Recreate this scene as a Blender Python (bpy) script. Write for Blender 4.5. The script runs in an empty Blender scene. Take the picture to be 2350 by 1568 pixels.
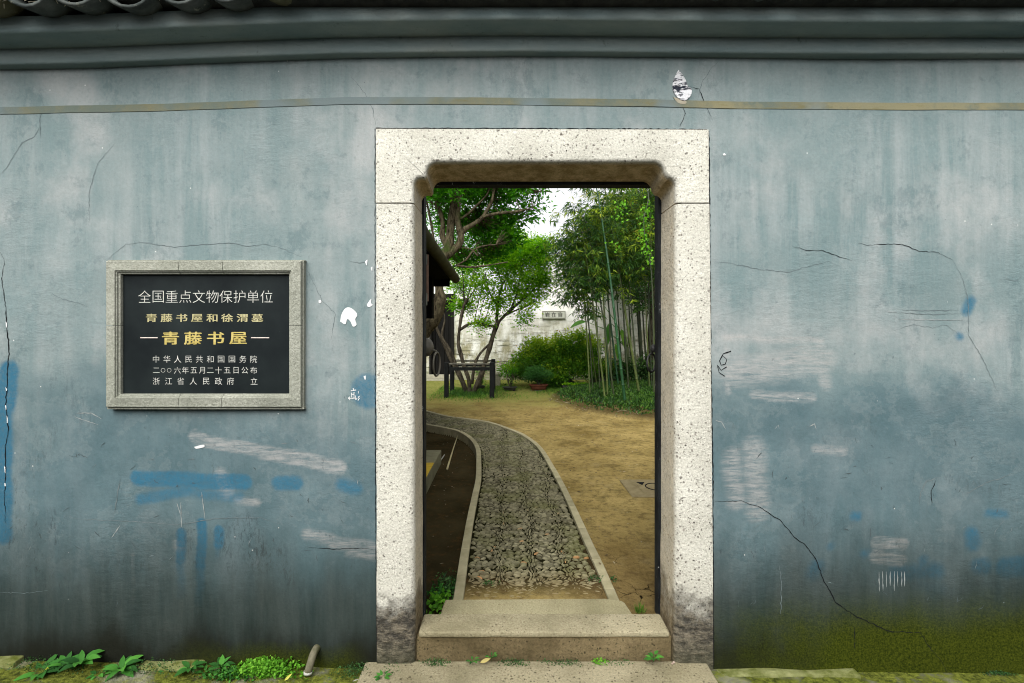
import bpy, bmesh, math, random
import numpy as np
from mathutils import Vector, noise
random.seed(7); rng = np.random.default_rng(7)
R = math.radians
S = bpy.context.scene
C = S.collection

# ---------------------------------------------------------------- camera, sky, sun, exposure
D, H, F = 2.2, 1.49, 1155.0          # camera 2.2 m from the wall, eye at 1.49 m
VX, VY = 1165.0, 752.0
cd = bpy.data.cameras.new('camera'); cam = bpy.data.objects.new('camera', cd); C.objects.link(cam)
cam.location = (0, -D, H); cam.rotation_euler = (R(90), 0, 0)
cd.sensor_width = 36; cd.lens = 36 * F / 2350; cd.shift_x = (1175 - VX) / 2350; cd.shift_y = -(784 - VY) / 2350
cd.clip_start = .05; cd.clip_end = 3000
S.camera = cam
SUN_EL, SUN_AZ = 47, 196             # azimuth clockwise from +Y
w = bpy.data.worlds.new('World'); S.world = w; w.use_nodes = True
nt = w.node_tree; nt.nodes.clear()
sky = nt.nodes.new('ShaderNodeTexSky'); sky.sky_type = 'NISHITA'; sky.sun_disc = False
sky.sun_elevation = R(SUN_EL); sky.sun_rotation = R(SUN_AZ); sky.air_density = 1.0; sky.dust_density = 4.0
hs = nt.nodes.new('ShaderNodeHueSaturation'); hs.inputs['Saturation'].default_value = .08
bg = nt.nodes.new('ShaderNodeBackground'); bg.inputs['Strength'].default_value = .15
wo = nt.nodes.new('ShaderNodeOutputWorld')
nt.links.new(sky.outputs[0], hs.inputs['Color']); nt.links.new(hs.outputs[0], bg.inputs['Color']); nt.links.new(bg.outputs[0], wo.inputs[0])
sl = bpy.data.lights.new('sun', 'SUN'); sl.energy = 1.5; sl.angle = R(50); sl.color = (1, .97, .92)
so = bpy.data.objects.new('sun', sl); C.objects.link(so)
az = R(SUN_AZ); el = R(SUN_EL)
sd = Vector((math.sin(az) * math.cos(el), math.cos(az) * math.cos(el), math.sin(el)))
so.rotation_euler = sd.to_track_quat('Z', 'Y').to_euler(); so.location = (0, -5, 8)
S.view_settings.view_transform = 'Standard'; S.view_settings.look = 'None'
S.view_settings.exposure = .88; S.view_settings.gamma = 1
S.render.engine = 'CYCLES'; S.cycles.filter_width = 1.05

# ---------------------------------------------------------------- coordinates
def W(px, py, d=D):                   # point seen at (px, py) of a 2350x1568 picture, d metres from the camera plane
    return Vector(((px - VX) * d / F, d - D, H + (VY - py) * d / F))
def G(px, py, z=.05):                 # same, lying at height z
    d = (H - z) * F / (py - VY)
    return Vector(((px - VX) * d / F, d - D, z))
def GS(sx, sy, z=.05): return G(sx / 1.0894, sy / 1.0894, z)
def WS(sx, sy, d): return W(sx / 1.0894, sy / 1.0894, d)
def XZ(px, py): p = W(px, py); return (p.x, p.z)

# ---------------------------------------------------------------- material helper
class M:
    def __init__(s, name, rough=.85, spec=.3):
        s.m = bpy.data.materials.new(name); s.m.use_nodes = True; s.t = s.m.node_tree
        s.b = s.t.nodes['Principled BSDF']; s.b.inputs['Roughness'].default_value = rough
        s.b.inputs['Specular IOR Level'].default_value = spec
        s.P = s.n('ShaderNodeNewGeometry').outputs['Position']
    def n(s, typ, **kw):
        o = s.t.nodes.new(typ)
        for k, v in kw.items(): setattr(o, k, v)
        return o
    def put(s, sock, v):
        if isinstance(v, bpy.types.NodeSocket): s.t.links.new(v, sock)
        elif v is not None:
            if sock.type == 'RGBA' and not isinstance(v, (int, float)): v = tuple(v)[:3] + (1,)
            sock.default_value = v
    def math(s, op, a, b=None, c=None, clamp=False):
        o = s.n('ShaderNodeMath', operation=op, use_clamp=clamp)
        for i, v in enumerate((a, b, c)):
            if v is not None: s.put(o.inputs[i], v)
        return o.outputs[0]
    def vm(s, op, a, b=None, sc=None):
        o = s.n('ShaderNodeVectorMath', operation=op); s.put(o.inputs[0], a)
        if b is not None: s.put(o.inputs[1], b)
        if sc is not None: s.put(o.inputs['Scale'], sc)
        return o.outputs['Value'] if op in ('LENGTH', 'DOT_PRODUCT', 'DISTANCE') else o.outputs[0]
    def scl(s, v=(1, 1, 1)): return s.vm('MULTIPLY', s.P, v)
    def noise(s, scale, detail=4, rough=.55, vec=None, dist=0, col=False):
        o = s.n('ShaderNodeTexNoise'); s.put(o.inputs['Vector'], vec if vec is not None else s.P)
        o.inputs['Scale'].default_value = scale; o.inputs['Detail'].default_value = detail
        o.inputs['Roughness'].default_value = rough; o.inputs['Distortion'].default_value = dist
        return o.outputs['Color' if col else 'Fac']
    def vor(s, scale, vec=None, feat='F1', rnd=1):
        o = s.n('ShaderNodeTexVoronoi', feature=feat); s.put(o.inputs['Vector'], vec if vec is not None else s.P)
        o.inputs['Scale'].default_value = scale; o.inputs['Randomness'].default_value = rnd
        return o
    def mr(s, v, a, b, c=0, d=1, sm=False):
        o = s.n('ShaderNodeMapRange', interpolation_type='SMOOTHSTEP' if sm else 'LINEAR')
        for i, x in enumerate((v, a, b, c, d)): s.put(o.inputs[i], x)
        return o.outputs[0]
    def mix(s, f, a, b, mode='MIX'):
        o = s.n('ShaderNodeMix', data_type='RGBA', blend_type=mode); s.put(o.inputs[0], f); s.put(o.inputs[6], a); s.put(o.inputs[7], b)
        return o.outputs[2]
    def z(s):
        o = s.n('ShaderNodeSeparateXYZ'); s.put(o.inputs[0], s.P); return o.outputs
    def bump(s, h, strength=.5, dist=.01, nrm=None):
        o = s.n('ShaderNodeBump'); o.inputs['Strength'].default_value = strength; o.inputs['Distance'].default_value = dist
        s.put(o.inputs['Height'], h)
        if nrm is not None: s.put(o.inputs['Normal'], nrm)
        s.put(s.b.inputs['Normal'], o.outputs[0]); return o.outputs[0]
    def col(s, c): s.put(s.b.inputs['Base Color'], c); return s
    def attr(s, name):
        o = s.n('ShaderNodeAttribute', attribute_name=name); return o.outputs['Fac']
    def rnd(s): return s.n('ShaderNodeObjectInfo').outputs['Random']

def simple(name, c1, c2, scale=20, rough=.8, bump=.3, bd=.004, sc=(1, 1, 1), rnd=0, spec=.08):
    m = M(name, rough, spec); v = m.scl(sc)
    f = m.noise(scale, 5, .6, v); c = m.mix(m.mr(f, .3, .7), c1, c2)
    if rnd:
        c = m.mix(1.0, c, m.mix(m.rnd(), (1 - rnd,) * 3, (1 + rnd,) * 3), 'MULTIPLY')
    m.col(c); m.bump(m.noise(scale * 4, 4, .6, v), bump, bd); return m.m

# ---------------------------------------------------------------- object helpers
def meta(o, label=None, cat=None, group=None, kind=None):
    for k, v in (('label', label), ('category', cat), ('group', group), ('kind', kind)):
        if v: o[k] = v
    return o
def link(name, data, parent=None, mat=None, loc=None):
    o = bpy.data.objects.new(name, data); C.objects.link(o)
    if parent is not None: o.parent = parent
    if mat is not None and data is not None and not data.materials: data.materials.append(mat)
    if loc is not None: o.location = loc
    return o
def thing(name, label, cat, loc=(0, 0, 0), group=None):
    return meta(link(name, None, loc=loc), label, cat, group)
def mesh(name, vs, fs, smooth=False):
    me = bpy.data.meshes.new(name); me.from_pydata([tuple(v) for v in vs], [], fs); me.update()
    if smooth: me.polygons.foreach_set('use_smooth', [True] * len(me.polygons))
    return me
def bm_obj(name, bm, mat, parent=None, smooth=False, loc=None):
    me = bpy.data.meshes.new(name); bmesh.ops.recalc_face_normals(bm, faces=bm.faces); bm.to_mesh(me); bm.free()
    if smooth: me.polygons.foreach_set('use_smooth', [True] * len(me.polygons))
    return link(name, me, parent, mat, loc)
def at(o, parent):                    # child modelled in world coordinates under an empty that is elsewhere
    o.location = -Vector(parent.location); return o
class MB:
    def __init__(s): s.v = []; s.f = []
    def add(s, vs, fs):
        k = len(s.v); s.v += [tuple(v) for v in vs]; s.f += [tuple(i + k for i in f) for f in fs]
    def box(s, x0, x1, y0, y1, z0, z1):
        v = [(x, y, z) for z in (z0, z1) for y in (y0, y1) for x in (x0, x1)]
        s.add(v, [(0, 2, 3, 1), (4, 5, 7, 6), (0, 1, 5, 4), (2, 6, 7, 3), (0, 4, 6, 2), (1, 3, 7, 5)])
    def tube(s, pts, rad, n=8, cap=True, jit=0):
        pts = [Vector(p) for p in pts]; m = len(pts)
        if not hasattr(rad, '__len__'): rad = [rad] * m
        prev = None; vs = []
        for i, p in enumerate(pts):
            t = (pts[min(i + 1, m - 1)] - pts[max(i - 1, 0)]).normalized()
            a = prev if prev is not None else Vector((.3, .9, .2))
            a = (a - t * a.dot(t))
            if a.length < 1e-3: a = t.orthogonal()
            a.normalize(); b = t.cross(a); prev = a
            for k in range(n):
                th = 2 * math.pi * k / n; r = rad[i] * (1 + (random.uniform(-jit, jit) if jit else 0))
                vs.append(p + (a * math.cos(th) + b * math.sin(th)) * r)
        fs = [(i * n + k, i * n + (k + 1) % n, (i + 1) * n + (k + 1) % n, (i + 1) * n + k) for i in range(m - 1) for k in range(n)]
        if cap: fs += [tuple(range(n - 1, -1, -1)), tuple((m - 1) * n + k for k in range(n))]
        s.add(vs, fs)
    def out(s, name, mat, parent=None, smooth=False, bevel=0, seg=2, weld=False):
        me = mesh(name, s.v, s.f, smooth)
        if bevel:
            bm = bmesh.new(); bm.from_mesh(me)
            bmesh.ops.bevel(bm, geom=list(bm.edges), offset=bevel, segments=seg, affect='EDGES', profile=.6); bm.to_mesh(me); bm.free()
        return link(name, me, parent, mat)
def cat(pts, k=4):                    # Catmull-Rom smoothing of a polyline (any dimension)
    P = [np.array(p, float) for p in pts]; P = [2 * P[0] - P[1]] + P + [2 * P[-1] - P[-2]]; out = []
    for i in range(1, len(P) - 2):
        for j in range(k):
            t = j / k; a, b, c, d = P[i - 1:i + 3]
            out.append(.5 * (2 * b + (c - a) * t + (2 * a - 5 * b + 4 * c - d) * t * t + (3 * b - a - 3 * c + d) * t ** 3))
    out.append(P[-2]); return out
def leaves_mesh(name, pos, dirn, nrm, ln, wd, mat, parent=None, tone=None, fold=.25, curl=0.):
    n = len(pos); pos = np.asarray(pos, float); d = np.asarray(dirn, float); d /= np.linalg.norm(d, axis=1)[:, None] + 1e-9
    u = np.cross(d, nrm); u /= np.linalg.norm(u, axis=1)[:, None] + 1e-9; up = np.cross(u, d)
    ln = np.broadcast_to(np.asarray(ln, float).reshape(-1, 1), (n, 1)); wd = np.broadcast_to(np.asarray(wd, float).reshape(-1, 1), (n, 1))
    V = np.empty((n, 4, 3)); V[:, 0] = pos; V[:, 1] = pos + d * ln * .42 + u * wd * .5 + up * wd * fold
    V[:, 2] = pos + d * ln - up * ln * curl; V[:, 3] = pos + d * ln * .42 - u * wd * .5 + up * wd * fold
    me = bpy.data.meshes.new(name); me.vertices.add(n * 4); me.vertices.foreach_set('co', V.ravel())
    base = np.arange(n)[:, None] * 4; idx = (base + np.array([0, 1, 2, 0, 2, 3])[None]).ravel()
    me.loops.add(n * 6); me.loops.foreach_set('vertex_index', idx); me.polygons.add(n * 2)
    me.polygons.foreach_set('loop_start', np.arange(n * 2) * 3)
    me.update(calc_edges=True)
    a = me.attributes.new('tone', 'FLOAT', 'FACE')
    tone = rng.random(n) if tone is None else tone
    a.data.foreach_set('value', np.repeat(tone, 2).astype(np.float32)); me.validate()
    return link(name, me, parent, mat)
def rdir(n, up=0.):
    v = rng.normal(size=(n, 3)); v[:, 2] += up; return v / np.linalg.norm(v, axis=1)[:, None]

def leaf_mat(name, dark, mid, light, trans=.35, rough=.45, yellow=None):
    m = M(name, max(rough, .55), .22); t = m.attr('tone'); n = m.noise(2.2, 3)
    f = m.math('ADD', m.math('MULTIPLY', t, .85), m.mr(n, .3, .7, -.12, .3))
    c = m.mix(m.mr(f, .1, .55), dark, mid); c = m.mix(m.mr(f, .55, 1.0), c, light)
    if yellow: c = m.mix(m.mr(t, .95, .97), c, yellow)
    m.col(c); tr = m.n('ShaderNodeBsdfTranslucent'); m.put(tr.inputs[0], m.mix(1., c, (1.25, 1.35, .6), 'MULTIPLY'))
    mx = m.n('ShaderNodeMixShader'); mx.inputs[0].default_value = trans
    m.t.links.new(m.b.outputs[0], mx.inputs[1]); m.t.links.new(tr.outputs[0], mx.inputs[2])
    m.t.links.new(mx.outputs[0], m.t.nodes['Material Output'].inputs[0]); return m.m

# ---------------------------------------------------------------- wall plaster material
PAINT = {}
def paint(key, X, Z):                 # strength of a painted-over layer at points of the wall
    X = X + np.array(.003 * np.sin(Z * 31) + .001 * np.sin(Z * 143 + X * 40)); Z = Z + .003 * np.sin(X * 23) + .001 * np.sin(X * 190)
    out = np.zeros(X.shape)
    for a, b, r, soft, k in PAINT[key]:
        ax, az_ = XZ(*a); bx, bz = XZ(*b); dx, dz = bx - ax, bz - az_; L2 = max(dx * dx + dz * dz, 1e-9)
        h = np.clip(((X - ax) * dx + (Z - az_) * dz) / L2, 0, 1); d = np.hypot(X - ax - dx * h, Z - az_ - dz * h)
        t = np.clip(((r + soft) / 525 - d) / (2 * soft / 525), 0, 1); out = np.maximum(out, k * t * t * (3 - 2 * t))
    return out
def plaster():
    m = M('blue_grey_plaster', .92, .04); z = m.z()
    flat = m.vm('MULTIPLY', m.P, (1, 0, 1))
    wob = m.vm('SCALE', m.vm('SUBTRACT', m.noise(14, 4, .6, flat, col=True), (.5, .5, .5)), sc=.035)
    Pw = m.vm('MULTIPLY', m.vm('ADD', flat, wob), (1, 0, 1))
    big = m.noise(.9, 5, .6); mid = m.noise(4, 6, .65); stre = m.noise(5, 7, .7, m.scl((1.9, 1, .16)), .3)
    brush = m.noise(22, 4, .7, m.scl((.18, 1, 2.2))); fine = m.noise(70, 4, .7)
    c = m.mix(m.mr(big, .3, .7), (.145, .196, .198), (.262, .292, .284))
    c = m.mix(m.mr(m.math('MULTIPLY', mid, stre), .14, .40), m.mix(.6, c, (.115, .18, .185)), c)
    c = m.mix(m.math('MULTIPLY', m.mr(stre, .42, .68, 0, .5), m.mr(m.noise(1.3, 3), .42, .6)), c, (.335, .355, .352))
    c = m.mix(m.mr(m.noise(2.3, 5, .6, m.scl((1, 1, .8))), .52, .66, 0, .5), c, (.37, .37, .36))
    # the lower part was painted over in a bluer coat
    low = m.mr(m.math('ADD', z[2], m.mr(m.noise(1.3, 4, .6), 0, 1, -.55, .55)), 1.35, .95, 0, .75, True)
    c = m.mix(low, c, m.mix(m.mr(mid, .35, .7), (.044, .088, .105), (.092, .146, .163)))
    lay = m.noise(2.1, 9, .72, vec=m.vm('ADD', flat, (3, 0, 5)))
    c = m.mix(m.math('MULTIPLY', m.math('MULTIPLY', m.mr(lay, .52, .532), m.mr(lay, .60, .535)), .09), c, (.36, .38, .365))
    c = m.mix(m.mr(m.noise(3.4, 9, .75, vec=m.vm('ADD', m.scl((1, 0, .7)), (9, 0, 1))), .56, .60, 0, .30), c, (.07, .115, .125))
    c = m.mix(m.math('MULTIPLY', m.mr(m.noise(11, 7, .75, flat), .56, .64), .35), c, (.10, .14, .15))
    # pale wiped strokes
    pale = [((447, 1003), (470, 1012), 16, 4), ((455, 1010), (620, 1040), 15, 4), ((600, 1036), (780, 1072), 17, 5), ((505, 1088), (520, 1130), 14, 12), ((545, 1150), (590, 1155), 8, 9),
            ((705, 1228), (760, 1238), 14, 10), ((765, 1245), (855, 1258), 15, 8), ((800, 1268), (850, 1278), 10, 7),
            ((1665, 775), (1885, 783), 8, 8), ((1690, 855), (1880, 825), 34, 22), ((1730, 905), (1860, 915), 11, 9), ((1880, 800), (1895, 880), 14, 10), ((1665, 800), (1672, 900), 6, 8),
            ((1870, 1030), (1935, 1035), 10, 9), ((1680, 1050), (1690, 1150), 22, 18), ((1730, 1030), (1740, 1170), 26, 20), ((2012, 1248), (2070, 1248), 15, 4), ((2012, 1280), (2068, 1285), 16, 5),
            ((1000, 1010), (1000, 1010), 0, 1), ((830, 1265), (860, 1275), 14, 8), ((380, 1440), (400, 1450), 14, 14), ((405, 1250), (410, 1260), 10, 12)]
    PAINT['pale'] = [p + (1,) for p in pale] + [((303, 1270), (305, 1400), 4, 4, .6), ((415, 1225), (416, 1300), 3, 3, .6), ((258, 1325), (262, 1390), 3, 4, .4)]; acc = m.mr(m.math('ADD', m.attr('pale'), m.mr(m.noise(26, 5, .75, m.scl((.3, 1, 2.4))), 0, 1, -.45, .45)), .15, 1.1, 0, .75)
    hair = m.mr(m.noise(46, 5, .75, m.scl((.22, 1, 1.7)), .4), .38, .60, .1, .95)
    c = m.mix(m.math('MULTIPLY', acc, hair), c, (.36, .35, .335))
    # blue paint over older marks
    blue = [((24, 850), (12, 930), 24, 9, 1), ((8, 930), (6, 1230), 22, 10, 1), ((30, 900), (20, 990), 10, 10, .7), ((315, 1098), (560, 1108), 19, 7, .9), ((320, 1145), (430, 1128), 15, 10, .75), ((430, 1130), (545, 1142), 14, 12, .65),
            ((640, 1108), (680, 1109), 18, 7, .85), ((785, 1110), (815, 1122), 17, 14, .8), ((414, 1226), (414, 1290), 12, 6, .95), ((414, 1290), (414, 1370), 11, 9, .7),
            ((463, 1200), (460, 1300), 12, 5, 1), ((460, 1300), (456, 1385), 11, 8, .75), ((502, 1216), (500, 1250), 12, 6, .95), ((500, 1250), (498, 1275), 8, 8, .4), ((845, 898), (845, 900), 42, 10, .75),
            ((2228, 690), (2216, 712), 14, 10, .85), ((2202, 770), (2203, 772), 10, 10, .9), ((1962, 1185), (1970, 1186), 12, 11, .85), ((2272, 1181), (2310, 1182), 11, 12, .75), ((2232, 1228), (2234, 1248), 20, 14, .8),
            ((1985, 1272), (1987, 1273), 12, 12, .75), ((1908, 1252), (1905, 1256), 10, 12, .7), ((1866, 1320), (1880, 1300), 18, 16, .8), ((2060, 1318), (2150, 1312), 22, 18, .85), ((2122, 1288), (2122, 1300), 14, 12, .8),
            ((2110, 1345), (2190, 1370), 26, 28, .55), ((2250, 1302), (2260, 1302), 22, 14, .9), ((2312, 1305), (2350, 1300), 26, 14, .95), ((390, 1100), (500, 1100), 22, 4, .3), ((2090, 1190), (2090, 1191), 0, 1, 0)]
    PAINT['blue'] = blue; acc = m.math('MULTIPLY', m.mr(m.math('ADD', m.attr('blue'), m.mr(m.noise(20, 5, .7), 0, 1, -.3, .3)), .12, 1.05, 0, 1, True), m.mr(fine, .2, .7, .7, 1.15), clamp=True)
    c = m.mix(m.math('MULTIPLY', m.math('MULTIPLY', acc, .98, clamp=True), m.mr(fine, .2, .6, .75, 1)), c, (.032, .118, .182))
    PAINT['smudge'] = [((560, 1215), (600, 1280), 34, 26, 1), ((500, 1225), (530, 1300), 14, 22, .9), ((640, 1265), (665, 1335), 14, 18, .8), ((425, 1220), (440, 1290), 14, 14, .7), ((118, 1180), (122, 1260), 10, 10, .8), ((250, 1290), (330, 1300), 14, 24, .6), ((140, 880), (200, 960), 30, 30, .35), ((1700, 1240), (1760, 1290), 20, 40, .4), ((1850, 1180), (1950, 1190), 20, 30, .4), ((2180, 1100), (2300, 1130), 14, 30, .5), ((2240, 1340), (2330, 1350), 20, 30, .4), ((130, 990), (60, 1080), 20, 30, .4), ((760, 1390), (800, 1400), 14, 14, .6)]
    bristle = m.mr(m.noise(48, 5, .8, m.scl((1.3, 0, .42)), .6), .50, .60)
    c = m.mix(m.math('MULTIPLY', m.math('MULTIPLY', m.attr('smudge'), bristle), .75), c, (.035, .045, .05))
    # scuffs, knocks, pale chips
    sc1 = m.vor(9, m.vm('ADD', m.scl((1, 0, .55)), m.vm('SCALE', m.noise(6, 4, .6, flat, col=True), sc=.35)))
    sc = m.math('MULTIPLY', m.mr(sc1.outputs['Distance'], .13, .03), m.mr(m.noise(55, 5, .75, m.scl((1, 0, .3))), .5, .62))
    sc = m.math('MULTIPLY', sc, m.mr(z[2], 1.8, .8, .25, .95))
    c = m.mix(sc, c, (.05, .065, .075))
    scr = m.math('MULTIPLY', m.mr(m.noise(30, 6, .75, m.scl((.35, 0, 3.2)), 1.2), .68, .72), m.mr(m.noise(2.5, 3), .5, .6))
    c = m.mix(m.math('MULTIPLY', scr, .45), c, (.07, .09, .10))
    rub = m.math('MULTIPLY', m.mr(m.noise(34, 5, .8, m.scl((1.4, 0, .6)), .5), .56, .66), m.mr(m.noise(2.6, 4, .6, flat), .50, .62))
    c = m.mix(m.math('MULTIPLY', rub, m.mr(z[2], 1.35, .6, .1, .75)), c, (.05, .065, .07))
    chip = m.vor(26, flat); chv = m.n('ShaderNodeSeparateColor'); m.put(chv.inputs[0], chip.outputs['Color'])
    ch = m.math('MULTIPLY', m.mr(chip.outputs['Distance'], .085, .06), m.math('GREATER_THAN', chv.outputs[0], .955))
    c = m.mix(ch, c, (.55, .56, .54))
    dots = m.math('MULTIPLY', m.mr(m.vor(48, flat).outputs['Distance'], .10, .05), m.math('LESS_THAN', m.noise(20, 2, .5, flat), .36))
    c = m.mix(m.math('MULTIPLY', dots, .7), c, (.05, .06, .07))
    # damp grime along the foot, green algae on the right
    up = m.math('ADD', z[2], m.mr(m.noise(2.2, 6, .65, m.scl((1.4, 1, .5))), 0, 1, -.22, .22))
    c = m.mix(m.mr(up, .74, .24, 0, .95, True), c, m.mix(m.mr(stre, .35, .65), (.019, .029, .026), (.040, .050, .045)))
    c = m.mix(m.mr(up, .26, .04, 0, .9, True), c, (.010, .010, .006))
    grain = m.mr(m.noise(125, 5, .8), .38, .62)
    n_g = m.noise(4, 6, .7)
    gu = m.math('ADD', z[2], m.mr(m.noise(3.0, 6, .7, m.scl((1, 1, .4))), 0, 1, -.11, .11))
    ga = m.math('MULTIPLY', m.mr(m.math('ADD', z[0], m.mr(n_g, 0, 1, -.6, .6)), .65, 1.5, 0, 1, True), m.mr(gu, .36, .12, 0, .96, True))
    gl = m.math('MULTIPLY', m.math('MULTIPLY', m.mr(z[0], -1.55, -1.1), m.mr(z[0], -.6, -.75)), m.mr(gu, .13, .03, 0, .8))
    moss = m.mix(grain, (.012, .019, .002), (.056, .068, .006))
    c = m.mix(m.math('MAXIMUM', ga, gl), c, moss)
    c = m.mix(1., c, m.mix(m.mr(fine, .3, .7), (.93, .93, .93), (1.07, 1.07, 1.07)), 'MULTIPLY'); m.col(c)
    h = m.math('ADD', m.math('MULTIPLY', m.math('MULTIPLY', m.noise(24, 6, .7, m.scl((.6, 1, 1.4))), m.mr(m.noise(1.6, 3), .48, .62)), 1.0), m.math('MULTIPLY', fine, .30))
    h = m.math('ADD', h, m.math('MULTIPLY', m.noise(3.2, 3, .5), 1.6)); m.bump(h, .5, .009); return m.m
MP = plaster()
def cornice_mat():
    m = M('cornice_plaster', .92, .04); st = m.noise(5, 6, .65, m.scl((.35, 1, 3))); fi = m.noise(60, 4, .7)
    c = m.mix(m.mr(st, .3, .7), (.155, .215, .22), (.27, .315, .30)); c = m.mix(m.mr(m.noise(1.7, 4, .6), .55, .72, 0, .5), c, (.33, .325, .27))
    c = m.mix(m.mr(m.noise(18, 6, .75, m.scl((1, 1, .6))), .62, .72, 0, .6), c, (.06, .08, .08)); m.col(c)
    m.bump(m.math('ADD', fi, m.noise(12, 4, .6, m.scl((.3, 1, 2)))), .5, .006); return m.m
MC = cornice_mat()
def band_mat():
    m = M('ochre_band_plaster', .92, .04)
    c = m.mix(m.mr(m.noise(6, 5, .7), .4, .6), (.125, .150, .125), (.17, .168, .11)); z = m.z()
    c = m.mix(m.math('MULTIPLY', m.mr(z[0], .75, .9), m.mr(m.noise(3.5, 5, .7), .45, .55, 0, .7)), c, (.25, .225, .13))
    c = m.mix(m.mr(m.noise(7, 6, .8, m.scl((.6, 1, 3))), .56, .64, 0, .6), c, (.16, .14, .06))
    c = m.mix(m.mr(m.noise(1.8, 3), .5, .56, 0, .9), c, (.15, .19, .195)); m.col(c); m.bump(m.noise(50, 5, .7), .4, .004); return m.m
def stone_mat(name, c1, c2, stain_z=None, speck=(.055, .048, .04), k=1., warm=0., rough_low=True):
    m = M(name, .92, .08); z = m.z()
    c = m.mix(m.mr(m.noise(3.5, 5, .6), .35, .65), c1, c2)
    c = m.mix(m.mr(m.noise(1.9, 3, .5), .56, .68, 0, .5), c, tuple(min(.85, x * 1.35) for x in c1))
    v = m.vm('ADD', m.P, m.vm('SCALE', m.noise(42, 4, .7, col=True), sc=.018))
    for scl, th, lt, kk in ((125, .36, .55, .65), (60, .31, .55, .95), (32, .22, .40, .9), (10, .075, .22, .8)):
        vo = m.vor(scl, v); s_ = m.n('ShaderNodeSeparateColor'); m.put(s_.inputs[0], vo.outputs['Color'])
        f = m.math('MULTIPLY', m.mr(vo.outputs['Distance'], th, th * .55), m.math('LESS_THAN', s_.outputs[1], lt))
        c = m.mix(m.math('MULTIPLY', m.math('MULTIPLY', f, kk * k), m.mr(m.noise(5.5, 4, .6), .34, .58, .25, 1)), c, m.mix(s_.outputs[2], speck, tuple(x * 3.2 for x in speck)))
    bh = m.noise(60, 5, .7)
    if stain_z is not None:
        up = m.math('ADD', z[2], m.mr(m.noise(7, 8, .78), 0, 1, -.26, .26)); st = m.mr(up, stain_z + .10, stain_z - .06, 0, 1, True)
        rock = m.noise(28, 6, .72, m.scl((.8, 1, 1.5)))
        dk = m.mix(m.mr(rock, .42, .62), (.035, .03, .024), (.25, .215, .155)); dk = m.mix(m.mr(z[2], .14, .02, 0, .55), dk, (.055, .06, .018))
        c = m.mix(m.math('MULTIPLY', st, .93), c, dk)
        bh = m.math('ADD', bh, m.math('MULTIPLY', m.math('MULTIPLY', st, rock), 5.0))
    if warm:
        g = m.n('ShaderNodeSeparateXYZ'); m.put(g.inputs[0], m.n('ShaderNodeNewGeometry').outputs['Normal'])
        gz = m.math('MULTIPLY', g.outputs[2], -1, clamp=True); ins = m.math('MULTIPLY', m.mr(z[1], .002, .03, 0, warm), m.mr(gz, 0, .7, .40, 1.1))   # brown stain plus warm bounce light painted into the reveal, strongest on the soffit
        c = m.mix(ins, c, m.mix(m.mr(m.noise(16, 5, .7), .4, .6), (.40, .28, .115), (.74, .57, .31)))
    c = m.mix(1., c, m.mix(m.mr(m.noise(110, 3, .7), .3, .7), (.72, .72, .70), (1.12, 1.12, 1.12)), 'MULTIPLY'); m.col(c); m.bump(bh, .9, .008); return m.m
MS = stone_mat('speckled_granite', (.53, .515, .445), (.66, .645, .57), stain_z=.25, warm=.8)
MG = stone_mat('buff_granite', (.22, .20, .115), (.33, .30, .185), speck=(.10, .085, .05), k=.8)
def crack_mat(): m = M('crack_dark', .95, 0); m.col((.012, .013, .014)); return m.m
MK = crack_mat()
MKD = simple('dark_scuff', (.045, .06, .065), (.08, .10, .105), 40, bump=0)
MKF = simple('faint_crack', (.095, .125, .13), (.15, .18, .185), 40, bump=0)
MWH = simple('bare_lime_white', (.58, .59, .58), (.75, .75, .74), 30, bump=.3)
MTAN = simple('pale_scratch', (.20, .23, .235), (.28, .30, .29), 60, bump=0)

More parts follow.
